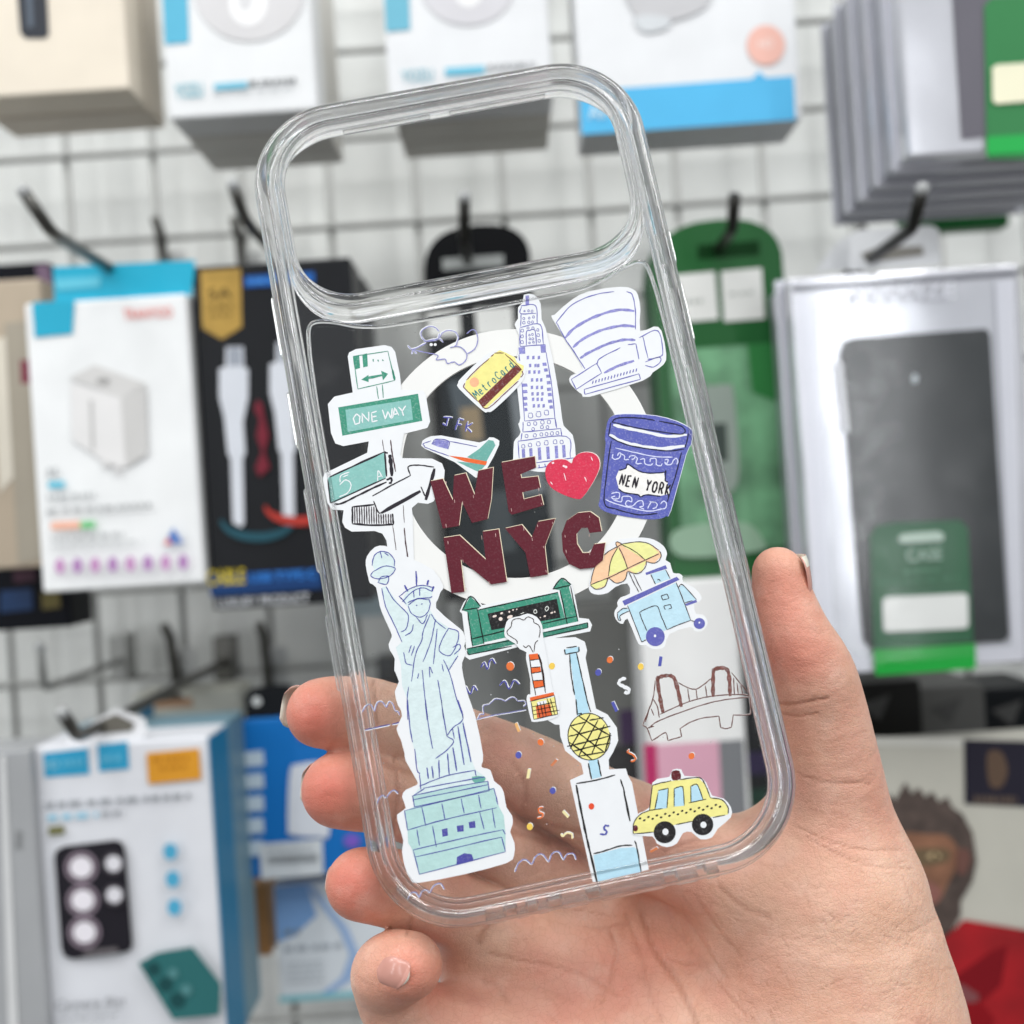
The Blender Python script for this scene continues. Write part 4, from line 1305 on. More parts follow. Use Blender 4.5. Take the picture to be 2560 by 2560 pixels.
strokes('black_lines', ln('O', '340,252 400,192 560,166 850,180 1080,216;1150,226 1500,302 1600,380 1588,432 1480,455 1100,400 700,332 340,242;282,482 480,592 800,682 1300,742 1590,712;322,252 286,470;1660,440 1640,560 1600,690;330,572 242,1200 216,1650 400,1742 800,1842 1130,1822;1540,772 1430,1200 1335,1480 1300,1620;460,1080 580,1040 620,968 800,1088 1000,1126 1240,1112 1270,1085 1262,1250 1310,1280;450,1390 560,1462 780,1495 840,1532 930,1500 1180,1524', 3.0), 10, ink('1f2140'), o)
write('O', 'NEN YORK', (455, 1320), (1352, 1520), 190, 4.2, 11, BLK_, o)

# --- statue
ST = 'F:430,250 340,262 262,350 250,440 275,560 292,612 350,652 385,830 430,950 490,1080 500,1132 470,1200 485,1262 530,1340 525,1450 570,1560 530,1660 560,1790 G:480,60 500,130 456,230 490,320 520,430 530,490 615,640 620,682 530,722 500,780 530,870 460,922 475,1010 510,1130 500,1210 520,1330 570,1450 640,1470 1000,1402 1340,1312 1400,1250 1405,1150 1370,1062 1390,1000 1385,930 1340,862 1320,750 1290,690 1240,650 1210,562 1150,546 1140,520 1152,440 1092,140 F:1240,1700 1190,1500 1180,1380 1216,1290 1200,1220 1212,1170 1190,1080 1110,1010 930,852 950,760 975,690 1000,640 900,480 700,380 600,330 540,290'
o = sticker('statue_print', cv('F', ST), 12, 2, label='tall pale green drawing of a robed statue with torch and crown')
lay('pale_fill', [pg('F', '310,420 330,350 390,306 470,320 525,390 530,480 480,545 450,620 365,600 370,568 300,540 320,500 330,470', 2),
                  pg('F', '405,650 450,645 560,800 640,880 660,850 600,780 650,680 790,632 905,655 880,760 862,860 930,960 1050,1040 1150,1080 1160,1210 1140,1320 1060,1450 1120,1700 1190,1900 G:990,150 1000,210 1060,480 1090,560 1160,610 1200,730 1240,712 1270,840 1320,930 1330,1080 1330,1220 640,1405 560,1150 545,1050 520,890 595,860 585,770 645,700 640,590 600,400 560,260 545,0 F:600,1600 590,1400 540,1230 600,1180 530,1020 440,830', 1)], 13, ink('d3e3e4', 0.10), o)
lay('green_base', [pg('G', '585,770 850,712 1190,652 1200,712 1240,706 1272,842 1318,930 1332,1080 1332,1220 640,1405 590,1210 550,1150 545,1050 520,890 598,862')], 14, ink('b2d4d1', 0.10), o)
lay('dark_mark', [pg('G', '1062,618 1162,614 1164,650 1090,672', 2)], 15, ink('6aa99c', 0.2), o)
lay('window_fill', [pg('G', '820,1040 865,1030 870,1090 826,1100'), pg('G', '940,1012 995,1005 996,1056 946,1062'), pg('G', '1036,982 1086,972 1092,1026 1042,1032'), pg('G', '938,1320 942,1262 1000,1232 1060,1240 1078,1288')], 15, ink('4b4b9c', 0.2), o)
strokes('linework', ln('F', '310,440 330,350 390,306 470,320 525,385 525,450;390,306 405,370;430,318 470,345;320,500 430,446 525,462 528,490 480,542 370,570 300,540 320,500;372,598 400,552 470,546 450,622 365,602;405,660 440,830 530,1020 600,1180;445,642 520,770 640,890 662,950 640,1050 590,1082;580,732 680,662 790,632 900,652;602,792 700,692 800,656 890,690;590,750 640,812;655,800 750,760 860,752 892,738;710,682 716,750;770,662 770,732;570,735 602,770;660,832 690,900 770,940 840,902 872,820 860,762;662,822 750,762 862,772;735,827 748,822;784,815 798,809;740,940 800,1002 845,915;872,910 802,1080 792,1160 730,1300 690,1560;922,960 900,1080 870,1200 802,1370;882,908 930,980 1020,1050;940,1050 902,1392;1050,1045 1142,1080 1130,1190 1062,1310 960,1262 990,1150 1050,1045;1090,1232 1150,1200 1162,1240 1102,1300;1140,1310 1050,1452;710,1010 690,1080 630,1116;615,1280 640,1382 700,1402;690,1210 665,1282;720,1216 690,1312;662,1610 650,1750 656,1930;795,1450 820,1700 842,1930;870,1520 866,1420 896,1482;945,1545 980,1750 1002,1930;1000,1350 1060,1480 1120,1700 1190,1910;760,1480 750,1532;985,1392 1000,1462', 2.2)
        + ln('F', '625,630 656,692;735,495 742,640;856,580 840,630;906,640 888,692', 4.2)
        + ln('G', '545,0 562,200 585,340;690,0 712,200 746,392;860,290 915,332 860,402 770,470;815,0 860,290;950,0 990,150 910,222 860,290;602,392 620,560 645,590;905,222 920,310;640,692 850,612 1080,566;1085,562 1096,610;672,710 1080,632 1166,620;590,770 680,712;580,772 850,712 1190,652;1190,652 1202,730;590,802 1190,682;596,860 1200,732;585,770 600,860;520,890 1240,712;1240,712 1272,842;520,890 545,1046;545,1046 840,962 1262,866;660,862 690,1010;820,832 846,960;975,792 1000,910;1115,762 1136,870;620,1042 640,1170;745,1012 776,1180;1125,902 1160,1040;1225,872 1250,1030;590,1206 950,1120 1310,1042;1310,1042 1332,1080;610,1262 1300,1102;1300,1102 1332,1216;590,1206 640,1402;640,1402 1332,1220;640,592 652,720', 2.4)
        + ln('G', '950,212 1000,522;990,182 1056,500;910,382 940,572;866,430 880,600;796,482 800,622;740,532 752,630;700,542 712,632', 3.2), 16, ink('4f52a0'), o)

# --- green gate with sign
o = sticker('gate_print', cv('E', '480,1540 512,1470 562,1408 622,1440 662,1490 1200,1392 1230,1340 1300,1265 1382,1318 1402,1390 1440,1592 1520,1602 1546,1650 1530,1702 1160,1772 560,1930 520,1902 532,1830 500,1560'), 6, 0, label='dark green station gate drawing with a black sign')
lay('green_fill', [pg('E', '500,1532 566,1420 650,1500 622,1520 672,1800 582,1822 546,1546'), pg('E', '1230,1362 1300,1275 1376,1325 1360,1346 1432,1622 1340,1642 1286,1370'), pg('E', '628,1532 1272,1390 1342,1642 670,1792')], 7, GREEN, o)
lay('gate_base', [pg('E', '536,1842 1510,1630 1512,1672 550,1890')], 8, ink('357f6b', 0.3), o)
lay('black_sign', [pg('E', '704,1560 1262,1440 1292,1592 736,1692')], 8, ink('1b1a1c', 0.12), o)
strokes('black_lines', ln('E', '500,1532 566,1420 650,1500;500,1532 640,1512;1230,1362 1300,1275 1376,1325;1230,1362 1370,1330;630,1530 900,1470 1272,1388;622,1520 676,1802;1288,1372 1346,1642;1372,1340 1432,1622;545,1546 584,1822;572,1765 870,1690;1150,1640 1420,1580;536,1842 900,1772;1160,1712 1510,1632;540,1862 552,1890;552,1890 900,1820;1510,1632 1512,1672;1512,1672 1170,1745', 3.0), 9, ink('10261f'), o)
lay('white_specks', [ell('E', x, y, a, b, -20, 10) for x, y, a, b in ((762, 1580, 18, 9), (818, 1556, 12, 8), (810, 1602, 16, 15), (885, 1585, 24, 13), (880, 1545, 7, 8), (910, 1530, 8, 6), (940, 1524, 6, 5), (1165, 1580, 10, 7), (1222, 1552, 12, 7), (1130, 1590, 5, 4), (1245, 1545, 6, 8))], 9, ink('ead9cf'), o)
strokes('white_rings', ln('E', '1075,1540 1090,1525 1102,1545 1085,1558 1075,1540;1168,1515 1185,1500 1195,1520 1178,1538 1166,1518;970,1560 1000,1550', 2), 9, ink('d9dcd6'), o)

# --- needle tower
o = sticker('needle_print', cv('H', '205,240 290,130 520,118 585,150 600,210 590,262 662,612 742,652 806,742 815,832 780,912 750,962 752,1030 868,1024 882,1072 910,1122 1026,1722 640,1810 482,1104 576,1062 560,990 450,902 416,802 410,722 380,722 330,692 210,520'), 12, 0, label='drawing of a tower with pale blue mast and yellow globe')
lay('blue_fill', [pg('M', '288,232 400,206 602,1172 410,1232'), pg('M', '200,152 432,108 432,190 212,232'), pg('R', '262,740 350,720 384,900 300,920'), pg('R', '308,1628 560,1560 690,1552 712,1572 752,1782 352,1872')], 13, SKYB, o)
lay('yellow_globe', [ell('M', 595, 1555, 335, 375, -12)], 14, YEL, o)
strokes('lattice', ln('M', '620,1180 400,1560 290,1752;740,1290 560,1620 420,1885;840,1360 720,1640 640,1832;942,1500 850,1802;430,1222 700,1400 932,1540;300,1390 560,1600 832,1802;270,1642 480,1790 640,1925;290,1382 540,1320;600,1292 832,1250;270,1552 440,1510 935,1388;240,1710 560,1640 955,1538;332,1790 700,1700 942,1660;420,1872 862,1800', 3.4)
        + [(catmull(ell('M', 595, 1555, 337, 377, -12, 24), False, 2), 2.4)], 15, ink('1d1a1a'), o)
strokes('black_lines', ln('M', '285,232 300,500 330,702 362,882;385,952 405,1212;395,208 480,600 560,952 622,1162;200,152 212,232;212,232 432,190;432,108 432,190;230,125 400,102;415,1190 480,1180', 3.0)
        + ln('R', '150,962 340,928 512,882;562,920 602,1052;262,772 292,922;352,740 382,892;692,1492 712,1552 752,1782;310,1612 400,1590 560,1540 672,1534', 3.4) + ln('R', '150,972 182,1152 240,1430 282,1612 342,1872', 5) + ln('R', '592,1030 650,1312', 5), 15, ink('1d1a1a'), o)

# --- smoking chimney
o = sticker('chimney_print', cv('Q', '366,500 400,330 480,270 600,246 720,206 860,260 936,380 946,500 962,600 1000,800 1100,1360 1180,1420 1200,1700 1100,1790 820,1842 762,1780 702,1500 732,1420 792,1382 692,880 702,790 600,742 530,660 400,582'), 20, 2, label='red and white striped chimney drawing with a smoke cloud')
lay('orange_fill', [pg('Q', '735,822 870,805 886,890 746,910'), pg('Q', '760,1022 910,1010 922,1082 776,1106'), pg('Q', '800,1222 950,1210 962,1302 820,1332'), pg('Q', '750,1472 1110,1390 1122,1440 760,1530')], 21, ORG, o)
lay('yellow_fill', [pg('Q', '770,1532 1122,1462 1170,1720 812,1802')], 21, YEL, o)
lay('fire_fill', [pg('Q', '842,1602 1060,1570 1082,1742 862,1782')], 22, ink('d9602f', 0.15), o)
lay('pale_fill', [pg('Q', '860,1540 1000,1510 1005,1560 870,1590')], 22, WHITE, o)
strokes('black_lines', ln('Q', '650,690 690,720 742,690 802,790;560,662 550,610 430,530 410,470 470,402 490,310 580,280 660,302 720,256 800,290 816,340 890,390 906,480 890,572;872,610 830,660 816,782', 2.0) + ln('Q', '880,822 930,1002 976,1322', 5)
        + ln('Q', '740,832 790,1190 842,1440;745,912 890,892;765,1020 912,1008;778,1108 925,1080;800,1218 952,1208;822,1334 965,1302;976,1310 986,1400;750,1532 1120,1440;770,1540 812,1802;1120,1440 1172,1722;812,1802 1170,1722;860,1560 905,1780;905,1540 955,1770;955,1530 1000,1760;1010,1480 1085,1740;1060,1490 1130,1740;790,1610 1140,1540;800,1670 1150,1600;806,1730 1200,1662', 2.2), 23, ink('2a1612'), o)

# --- taxi
o = sticker('taxi_print', cv('H', '915,1482 915,1400 960,1330 1028,1292 1050,1122 1120,1090 1168,1080 1190,1032 1250,1030 1272,1075 1370,1080 1422,1122 1462,1210 1540,1230 1592,1292 1590,1362 1500,1440 1460,1500 1380,1512 1320,1462 1260,1470 1220,1540 1150,1566 1080,1540 1050,1492'), 18, 2, label='yellow taxi drawing with black wheels')
lay('yellow_body', [pg('H', '920,1470 922,1400 960,1342 1030,1310 1050,1140 1180,1110 1370,1090 1412,1132 1450,1222 1530,1240 1570,1290 1570,1342 1430,1362 1210,1410 1060,1462')], 19, YEL, o)
lay('windows', [pg('H', '1090,1176 1160,1160 1150,1296 1066,1310'), pg('H', '1200,1160 1245,1148 1262,1160 1270,1280 1200,1286'), pg('H', '1315,1146 1360,1136 1400,1240 1315,1260')], 20, SKYB, o)
lay('dark_red_lights', [pg('H', '1180,1062 1192,1040 1236,1040 1246,1095 1190,1105', 2), ell('H', 934, 1436, 17, 22)], 20, ink('5e1d24', 0.2), o)
lay('wheels', [ell('H', 1135, 1463, 76, 76), ell('H', 1396, 1410, 74, 74)] + [ell('H', 965 + i * 29, 1368 + (18 if i % 2 else 0) - i * 5.2, 10, 7, -25, 9) for i in range(20)], 21, ink('201d1e', 0.12), o)
lay('hubs', [ell('H', 1140, 1460, 21, 23), ell('H', 1402, 1412, 21, 22)], 22, WHITE, o)
strokes('black_lines', ln('H', '1052,1140 1100,1125 1180,1108;1240,1100 1370,1086 1412,1132 1450,1226;1030,1310 1050,1140;1030,1312 960,1345 922,1400 918,1475;920,1475 1060,1462;1212,1410 1325,1388;1465,1362 1550,1345;1450,1226 1530,1240 1570,1290 1572,1335;1090,1176 1160,1160;1160,1160 1150,1296;1066,1310 1090,1190;1200,1162 1245,1148 1262,1160 1270,1280;1200,1286 1200,1162;1315,1146 1360,1136 1400,1240;1315,1260 1315,1146;1030,1312 1120,1300;1300,1262 1420,1235', 2.4), 21, ink('201d1e'), o)

# --- food cart
o = sticker('food_cart_print', cv('K', '182,780 170,802 200,870 300,896 430,870 530,790 690,746 722,880 600,930 550,1000 560,1050 520,1110 515,1180 560,1260 630,1286 690,1216 810,1500 860,1570 930,1572 1000,1610 1100,1626 1190,1590 1250,1422 1530,1330 1590,1380 1680,1386 1750,1310 1760,1240 1700,1162 1610,1150 1580,1032 1660,982 1682,920 1580,800 1432,722 1430,650 1380,610 1300,602 1262,470 1200,432 1220,350 1180,250 1050,160 900,130 700,140 500,180 300,350 180,700'), 12, 2, label='blue food cart drawing under an orange and yellow parasol')
lay('peach_fill', [pg('K', '190,752 250,530 400,342 545,262 530,195 560,190 600,215 850,190 980,215 1120,310 1142,380 1050,472 950,460 880,580 780,610 700,580 650,700 540,742 440,682 380,790 270,822')], 13, ink('f1c7a0', 0.12), o)
lay('yellow_fill', [pg('K', '430,650 450,480 560,262 690,540'), pg('K', '592,222 850,190 980,215 1108,330 930,430'), pg('K', '702,562 940,440 900,560 800,610'), pg('K', '190,762 430,680 380,780 262,820')], 14, ink('e8e79a', 0.1), o)
lay('blue_fill', [pg('K', '690,1042 1340,735 1536,1236 1215,1366 940,1480 880,1530'), pg('K', '1000,622 1200,560 1262,682 1060,752'), pg('K', '1376,790 1430,765 1612,960 1460,1006'), pg('K', '552,1142 620,1085 690,1076 715,1112 592,1170 598,1235 565,1230')], 13, ink('bcdce9', 0.12), o)
lay('purple_fill', [pg('K', '620,980 1350,655 1386,695 650,1042'), pg('K', '930,602 1200,500 1222,545 940,632'), pg('K', '1460,1022 1610,962 1622,996 1480,1046'), ell('K', 1062, 1458, 126, 128), ell('K', 1652, 1282, 76, 74)], 15, ink('5f61ae', 0.2), o)
lay('hubs', [ell('K', 1058, 1448, 17, 20, 0, 8), ell('K', 1652, 1270, 12, 14, 0, 8)], 16, WHITE, o)
strokes('black_lines', ln('K', '190,752 250,530 400,342 560,250 640,212 850,188 980,215 1110,302;530,200 545,250;530,195 560,188 620,220;560,262 470,430 432,650;575,262 640,400 690,545;610,222 780,310 930,430;190,762 430,670 690,545 930,430 1110,350;1120,310 1142,370 1110,440 1040,472 950,456;942,440 930,520 860,600 780,612 695,580;690,580 650,700 540,740 440,675;430,670 380,790 270,822 190,770;705,590 770,730 842,860;770,622 880,842;690,1040 790,1300 880,1530;880,1530 940,1500;1215,1366 1370,1300 1536,1240;1340,735 1440,980 1536,1236;850,1132 940,1085 1080,1045 1140,1180 1215,1362;850,1132 880,1220 950,1380;1000,622 1062,752;1200,560 1262,682;1376,792 1430,765 1612,960;1460,1006 1560,975;1540,1240 1590,1260;552,1142 620,1085 690,1076;552,1142 565,1230 600,1236 590,1176 720,1110;1140,910 1220,888;1220,888 1245,945;1245,945 1160,968;1160,968 1140,910;1180,1045 1265,1025;1265,1025 1282,1072;1282,1072 1240,1088;1175,1050 1195,1095;1090,700 1110,690 1130,715', 2.0), 17, ink('3a3136'), o)

# --- bridge
br = ln('L', '420,882 700,752 980,652 1250,602 1650,580 1772,602;250,1092 380,990 700,862 1050,742 1400,660 1762,622;300,1280 480,1166 520,1168;520,1168 542,1275;542,1275 750,1216;750,1216 722,1096;722,1096 900,990 1100,932 1312,910;1312,910 1336,1080;1336,1080 1420,1096 1500,1076;1500,1076 1526,890;1526,890 1750,890 1792,840 1772,612;160,1042 230,1100 300,1280;700,402 820,470 960,502 1080,432 1190,342;840,492 866,690;965,502 982,650;1105,450 1132,622;350,370 312,650 160,1042;320,652 380,762 412,930;290,800 330,900;1500,252 1640,422 1772,572;1582,402 1602,580;1640,440 1670,570;1530,330 1545,590;230,1090 330,1060;270,760 200,1000', 2.0)
o = strokes('bridge_print', [(p + np.array([-0.8, -0.9]), 2.6) for p, _ in br], 6, ink('d9d2cf'), case)
o['label'] = 'thin brown drawing of a suspension bridge'
strokes('linework', [(p_, 2.6) for p_, _ in br], 7, ink('5f3c36'), o)
HB = mat('hatched_brown', '74423a', rough=0.5, var=0.4, vscale=1400, grain=0.5, gscale=3000)
strokes('bridge_towers', ln('L', '395,300 385,380 420,620 466,852;390,330 480,300 580,300 640,350 700,560 742,770;1228,190 1220,400 1222,618;1222,205 1340,180 1440,215 1470,400 1480,605', 9.5), 8, HB, o)


# --- birds, clouds, confetti: each is a print of its own
def doodle(name, view, s, wd, m, label, under=(1.2, -1.3)):
    q = ln(view, s, wd)
    o = strokes(name, [(p + np.array(under), w_ + 1.2) for p, w_ in q], 6, WHITE, case)
    strokes('outline', q, 7, m, o)
    if label:
        o['label'] = label
    return o


NAVY = ink('4a4a98')
doodle('bird_print', 'F', '1360,1425 1392,1378 1425,1440 1440,1375 1470,1345 1500,1392', 3.6, NAVY, None)
doodle('bird_print', 'F', '1185,1672 1212,1612 1256,1682 1290,1606 1326,1652', 3.6, NAVY, None)
doodle('bird_print', 'F', '1540,1602 1590,1556 1632,1632 1680,1552 1732,1588', 3.6, NAVY, None)
CL = ink('7f7fb6')
doodle('cloud_print', 'G', '178,100 215,45 252,42 280,92;280,92 300,25 340,15 375,60;375,60 400,15 430,40 445,92;445,92 470,95 482,125', 2.2, CL, None, (-1, -1))
doodle('cloud_print', 'G', '195,242 300,218 402,196;420,196 492,176', 2.6, NAVY, None, (1, 1.5))
doodle('cloud_print', 'F', '1330,1930 1355,1880 1392,1880;1392,1880 1385,1800 1440,1782;1440,1782 1500,1732 1560,1735 1600,1752;1600,1752 1650,1718 1690,1720 1720,1752;1720,1752 1780,1750 1798,1780 1772,1802', 2.0, CL, None, (-1, -1))
doodle('cloud_print', 'F', '1310,1926 1480,1885 1560,1872 1800,1830', 2.0, CL, None, (0, 1.2))
doodle('cloud_print', 'G', '300,832 320,785 350,765 372,788;372,788 410,738 440,725 472,752', 2.4, CL, None, (-1, 1))
doodle('cloud_print', 'G', '545,1602 575,1552 612,1548 640,1590;640,1590 665,1535 700,1528 722,1552;722,1552 760,1490 810,1475 842,1520', 2.4, CL, None, (-1, 1))
doodle('cloud_print', 'G', '1410,1382 1440,1310 1490,1282 1545,1322;1545,1322 1580,1255 1630,1240 1682,1302;1682,1302 1710,1235 1760,1220 1802,1286;1802,1286 1830,1240 1880,1235 1902,1282', 2.6, CL, None, (-1, 1))


def confetti(view, x, y, kind, m, rot=0, k=1.0):
    if kind == 'dot':
        P = [ell(view, x, y, 24 * k, 27 * k, rot, 9)]
    elif kind == 'bar':
        c, s = math.cos(math.radians(rot)), math.sin(math.radians(rot))
        P = [np.array([np.array(RG[view][:2]) + (np.array([x, y]) + np.array([a * c - b * s, a * s + b * c]) * k) * RG[view][2] for a, b in ((-28, -9), (28, -9), (30, 9), (-28, 9))])]
    o = lay('confetti_' + kind, [P[0] * 1 + np.array([1.5, -1.7])], 6, WHITE, case)
    lay('colour', P, 15, m, o)


def squiggle(view, s, m, wd=4.2):
    q = ln(view, s, wd)
    o = strokes('confetti_squiggle', [(p + np.array([1.3, -1.5]), w_ + 1) for p, w_ in q], 6, WHITE, case)
    strokes('colour', q, 16, m, o)


CO, CB, CY, CC = ink('e0733a'), ink('5257a8'), ink('ecc757'), ink('ece0a8')
for x, y, c in ((70, 320, CO), (757, 275, CO), (677, 362, CB), (970, 322, CY), (1320, 938, CO), (280, 843, CO), (127, 932, CB), (363, 1177, CB), (205, 1425, CY), (358, 318, CY)):
    confetti('H', x, y, 'dot', c, rnd.randint(-40, 40), 1.15 if c is CO and x < 100 else 0.9)
o = None
confetti('H', 790, 597, 'bar', CB, 65, 1.25)
confetti('H', 1105, 285, 'bar', CB, 98, 1.2)
confetti('H', 120, 740, 'bar', ink('e6b070'), 68, 1.1)
confetti('H', 372, 985, 'bar', ink('c97a52'), -48, 1.0)
confetti('H', 197, 1060, 'bar', CC, 100, 1.15)
confetti('H', 452, 1338, 'bar', CC, 48, 1.0)
confetti('H', 630, 1285, 'dot', ink('e2502f'), 0, 0.85)
confetti('H', 1060, 1585, 'bar', ink('c9764a'), -28, 1.0)
squiggle('H', '865,405 830,415 818,440 850,462 885,478 882,505 855,500', WHITE, 6.5)
squiggle('H', '890,895 880,912 915,930 935,955 920,972 900,975', CO)
squiggle('H', '295,1292 268,1300 270,1325 296,1338 285,1362 256,1366', CO)
squiggle('H', '420,1475 432,1492 450,1475 470,1468 495,1480 498,1508', CC)
squiggle('R', '456,1356 420,1352 408,1380 432,1405 420,1432 370,1430', CB, 4.5)

# ------------------------------------------------------------------ the hand
def skin_mat():
    m = bpy.data.materials.new('skin')
    m.use_nodes = True
    nt = m.node_tree
    L = nt.links.new
    b = nt.nodes['Principled BSDF']
    tc = nt.nodes.new('ShaderNodeTexCoord')

    def noise(sc, det=3):
        n = nt.nodes.new('ShaderNodeTexNoise')
        n.inputs['Scale'].default_value = sc
        n.inputs['Detail'].default_value = det
        L(tc.outputs['Object'], n.inputs['Vector'])
        return n

    def mix(a, bb, fac):
        x = nt.nodes.new('ShaderNodeMix')
        x.data_type = 'RGBA'
        for i, v in ((6, a), (7, bb)):
            if isinstance(v, tuple):
                x.inputs[i].default_value = v
            else:
                L(v, x.inputs[i])
        L(fac, x.inputs[0])
        return x.outputs[2]

    def att(n):
        a = nt.nodes.new('ShaderNodeAttribute')
        a.attribute_name = n
        return a.outputs['Fac']

    def rng(s, a, bb, c=0.0, d=1.0):
        r = nt.nodes.new('ShaderNodeMapRange')
        L(s, r.inputs['Value'])
        for i, v in zip(('From Min', 'From Max', 'To Min', 'To Max'), (a, bb, c, d)):
            r.inputs[i].default_value = v
        return r.outputs[0]

    c = mix(lin('e2b297'), lin('eabfa6'), rng(noise(90).outputs['Fac'], 0.35, 0.65))
    c = mix(c, lin('da9280'), rng(noise(38, 6).outputs['Fac'], 0.45, 0.68, 0, 0.8))
    c = mix(c, lin('cf6152'), att('red'))
    c = mix(c, lin('a9694f'), rng(att('crease_shade'), 0, 1, 0, 0.55))
    c = mix(c, lin('f2d3c2'), rng(noise(190, 5).outputs['Fac'], 0.52, 0.74, 0, 0.22))
    ve = nt.nodes.new('ShaderNodeTexVoronoi')
    ve.feature = 'DISTANCE_TO_EDGE'
    ve.inputs['Scale'].default_value = 620
    L(tc.outputs['Object'], ve.inputs['Vector'])
    c = mix(c, lin('b77a62'), rng(ve.outputs['Distance'], 0.0, 0.07, 0.18, 0.0))
    L(c, b.inputs['Base Color'])
    L(rng(noise(260, 4).outputs['Fac'], 0.3, 0.7, 0.28, 0.5), b.inputs['Roughness'])
    b.inputs['Roughness'].default_value = 0.36
    b.inputs['Specular IOR Level'].default_value = 0.42
    b.inputs['Subsurface Weight'].default_value = 0.15
    b.inputs['Subsurface Radius'].default_value = (1.0, 0.35, 0.18)
    b.inputs['Subsurface Scale'].default_value = 0.0022
    vo = nt.nodes.new('ShaderNodeTexVoronoi')
    vo.feature = 'DISTANCE_TO_EDGE'
    vo.inputs['Scale'].default_value = 1500
    L(tc.outputs['Object'], vo.inputs['Vector'])
    wv = nt.nodes.new('ShaderNodeTexNoise')
    wv.inputs['Scale'].default_value = 300
    wv.inputs['Detail'].default_value = 6
    mp = nt.nodes.new('ShaderNodeMapping')
    mp.inputs['Scale'].default_value = (0.75, 1, 1.35)
    mp.inputs['Rotation'].default_value = (0, 0.7, 0)
    L(tc.outputs['Object'], mp.inputs['Vector'])
    L(mp.outputs[0], wv.inputs['Vector'])

    def mad(a, k, cc):
        x = nt.nodes.new('ShaderNodeMath')
        x.operation = 'MULTIPLY_ADD'
        L(a, x.inputs[0])
        x.inputs[1].default_value = k
        if isinstance(cc, float):
            x.inputs[2].default_value = cc
        else:
            L(cc, x.inputs[2])
        return x.outputs[0]

    h = mad(rng(vo.outputs['Distance'], 0, 0.12), 0.10, 0.0)
    h = mad(wv.outputs['Fac'], 0.9, h)
    h = mad(noise(110, 4).outputs['Fac'], 1.3, h)
    h = mad(att('crease_shade'), -1.1, h)
    bp = nt.nodes.new('ShaderNodeBump')
    bp.inputs['Strength'].default_value = 0.8
    bp.inputs['Distance'].default_value = 0.0005
    L(h, bp.inputs['Height'])
    L(bp.outputs[0], b.inputs['Normal'])
    return m


F19 = 966 / math.tan(FOV / 2)
NC = np.array([RC[:, 2] @ RIGHT, RC[:, 2] @ UP, RC[:, 2] @ FWD])
T_C = np.array([(TC - CAM) @ RIGHT, (TC - CAM) @ UP, (TC - CAM) @ FWD]) * 1000


def HP3(px, py, dd):
    """overview pixel, dd mm behind the case back plane -> picture-axis mm (right, up, forward)"""
    d = np.array([(px - 966) / F19, -(py - 966) / F19, 1.0])
    t = (T_C @ NC) / (d @ NC)
    return d * (t + dd)


CH = {
    'index': [(606, 1345, 14, 6.6), (640, 1346, 16, 7.1), (700, 1353, 18.5, 7.5), (860, 1406, 22, 7.8), (1010, 1464, 25, 8.0), (1190, 1562, 31, 9.2)],
    'middle': [(640, 1490, 14, 7.1), (680, 1492, 16, 7.5), (735, 1499, 19, 7.8), (890, 1562, 25, 7.7), (1000, 1628, 31, 7.9), (1110, 1694, 38, 9.2)],
    'ring': [(682, 1668, 13, 6.6), (720, 1672, 15.5, 7.0), (770, 1684, 18.5, 7.2), (890, 1728, 25, 7.4), (1060, 1812, 35, 9.2)],
    'pinky': [(772, 1822, 7, 5.9), (742, 1830, 11, 6.8), (735, 1850, 15, 6.9), (785, 1925, 20, 7.3), (1000, 1965, 25, 9.0)],
    'thumb': [(1468, 1080, 9, 4.9), (1478, 1130, 9.5, 5.7), (1499, 1198, 10, 6.8), (1527, 1265, 12.5, 8.2), (1543, 1330, 16, 8.9), (1562, 1440, 20, 9.9), (1566, 1570, 25, 13.0), (1560, 1720, 29, 19.2)],
}
PALM = [((1190, 1572, 33, 9.6), (1405, 1660, 28, 10)), ((1405, 1660, 28, 10), (1550, 1640, 26, 12.5)), ((1560, 1720, 29, 19.0), (1576, 1890, 32, 22.3)), ((1580, 1890, 32, 22.5), (1640, 2150, 34, 25)),
        ((1060, 1800, 40, 10.5), (1070, 1990, 32, 15.0)), ((1070, 1990, 30, 15.0), (1200, 2160, 34, 22)), ((1110, 1665, 46, 10.5), (1060, 1800, 41, 10.5)),
        ((1190, 1580, 43, 10), (1110, 1670, 46, 10.5)), ((1230, 1680, 50, 12), (1230, 1950, 38, 17)), ((1380, 1720, 42, 13), (1400, 2000, 36, 20)), ((1230, 1950, 35, 17), (1400, 2150, 36, 22)),
        ((1480, 1700, 30, 15), (1480, 1950, 34, 21)), ((905, 1745, 31, 8), (945, 1960, 32, 12)), ((905, 1745, 31, 8), (1060, 1800, 34, 10.5))]


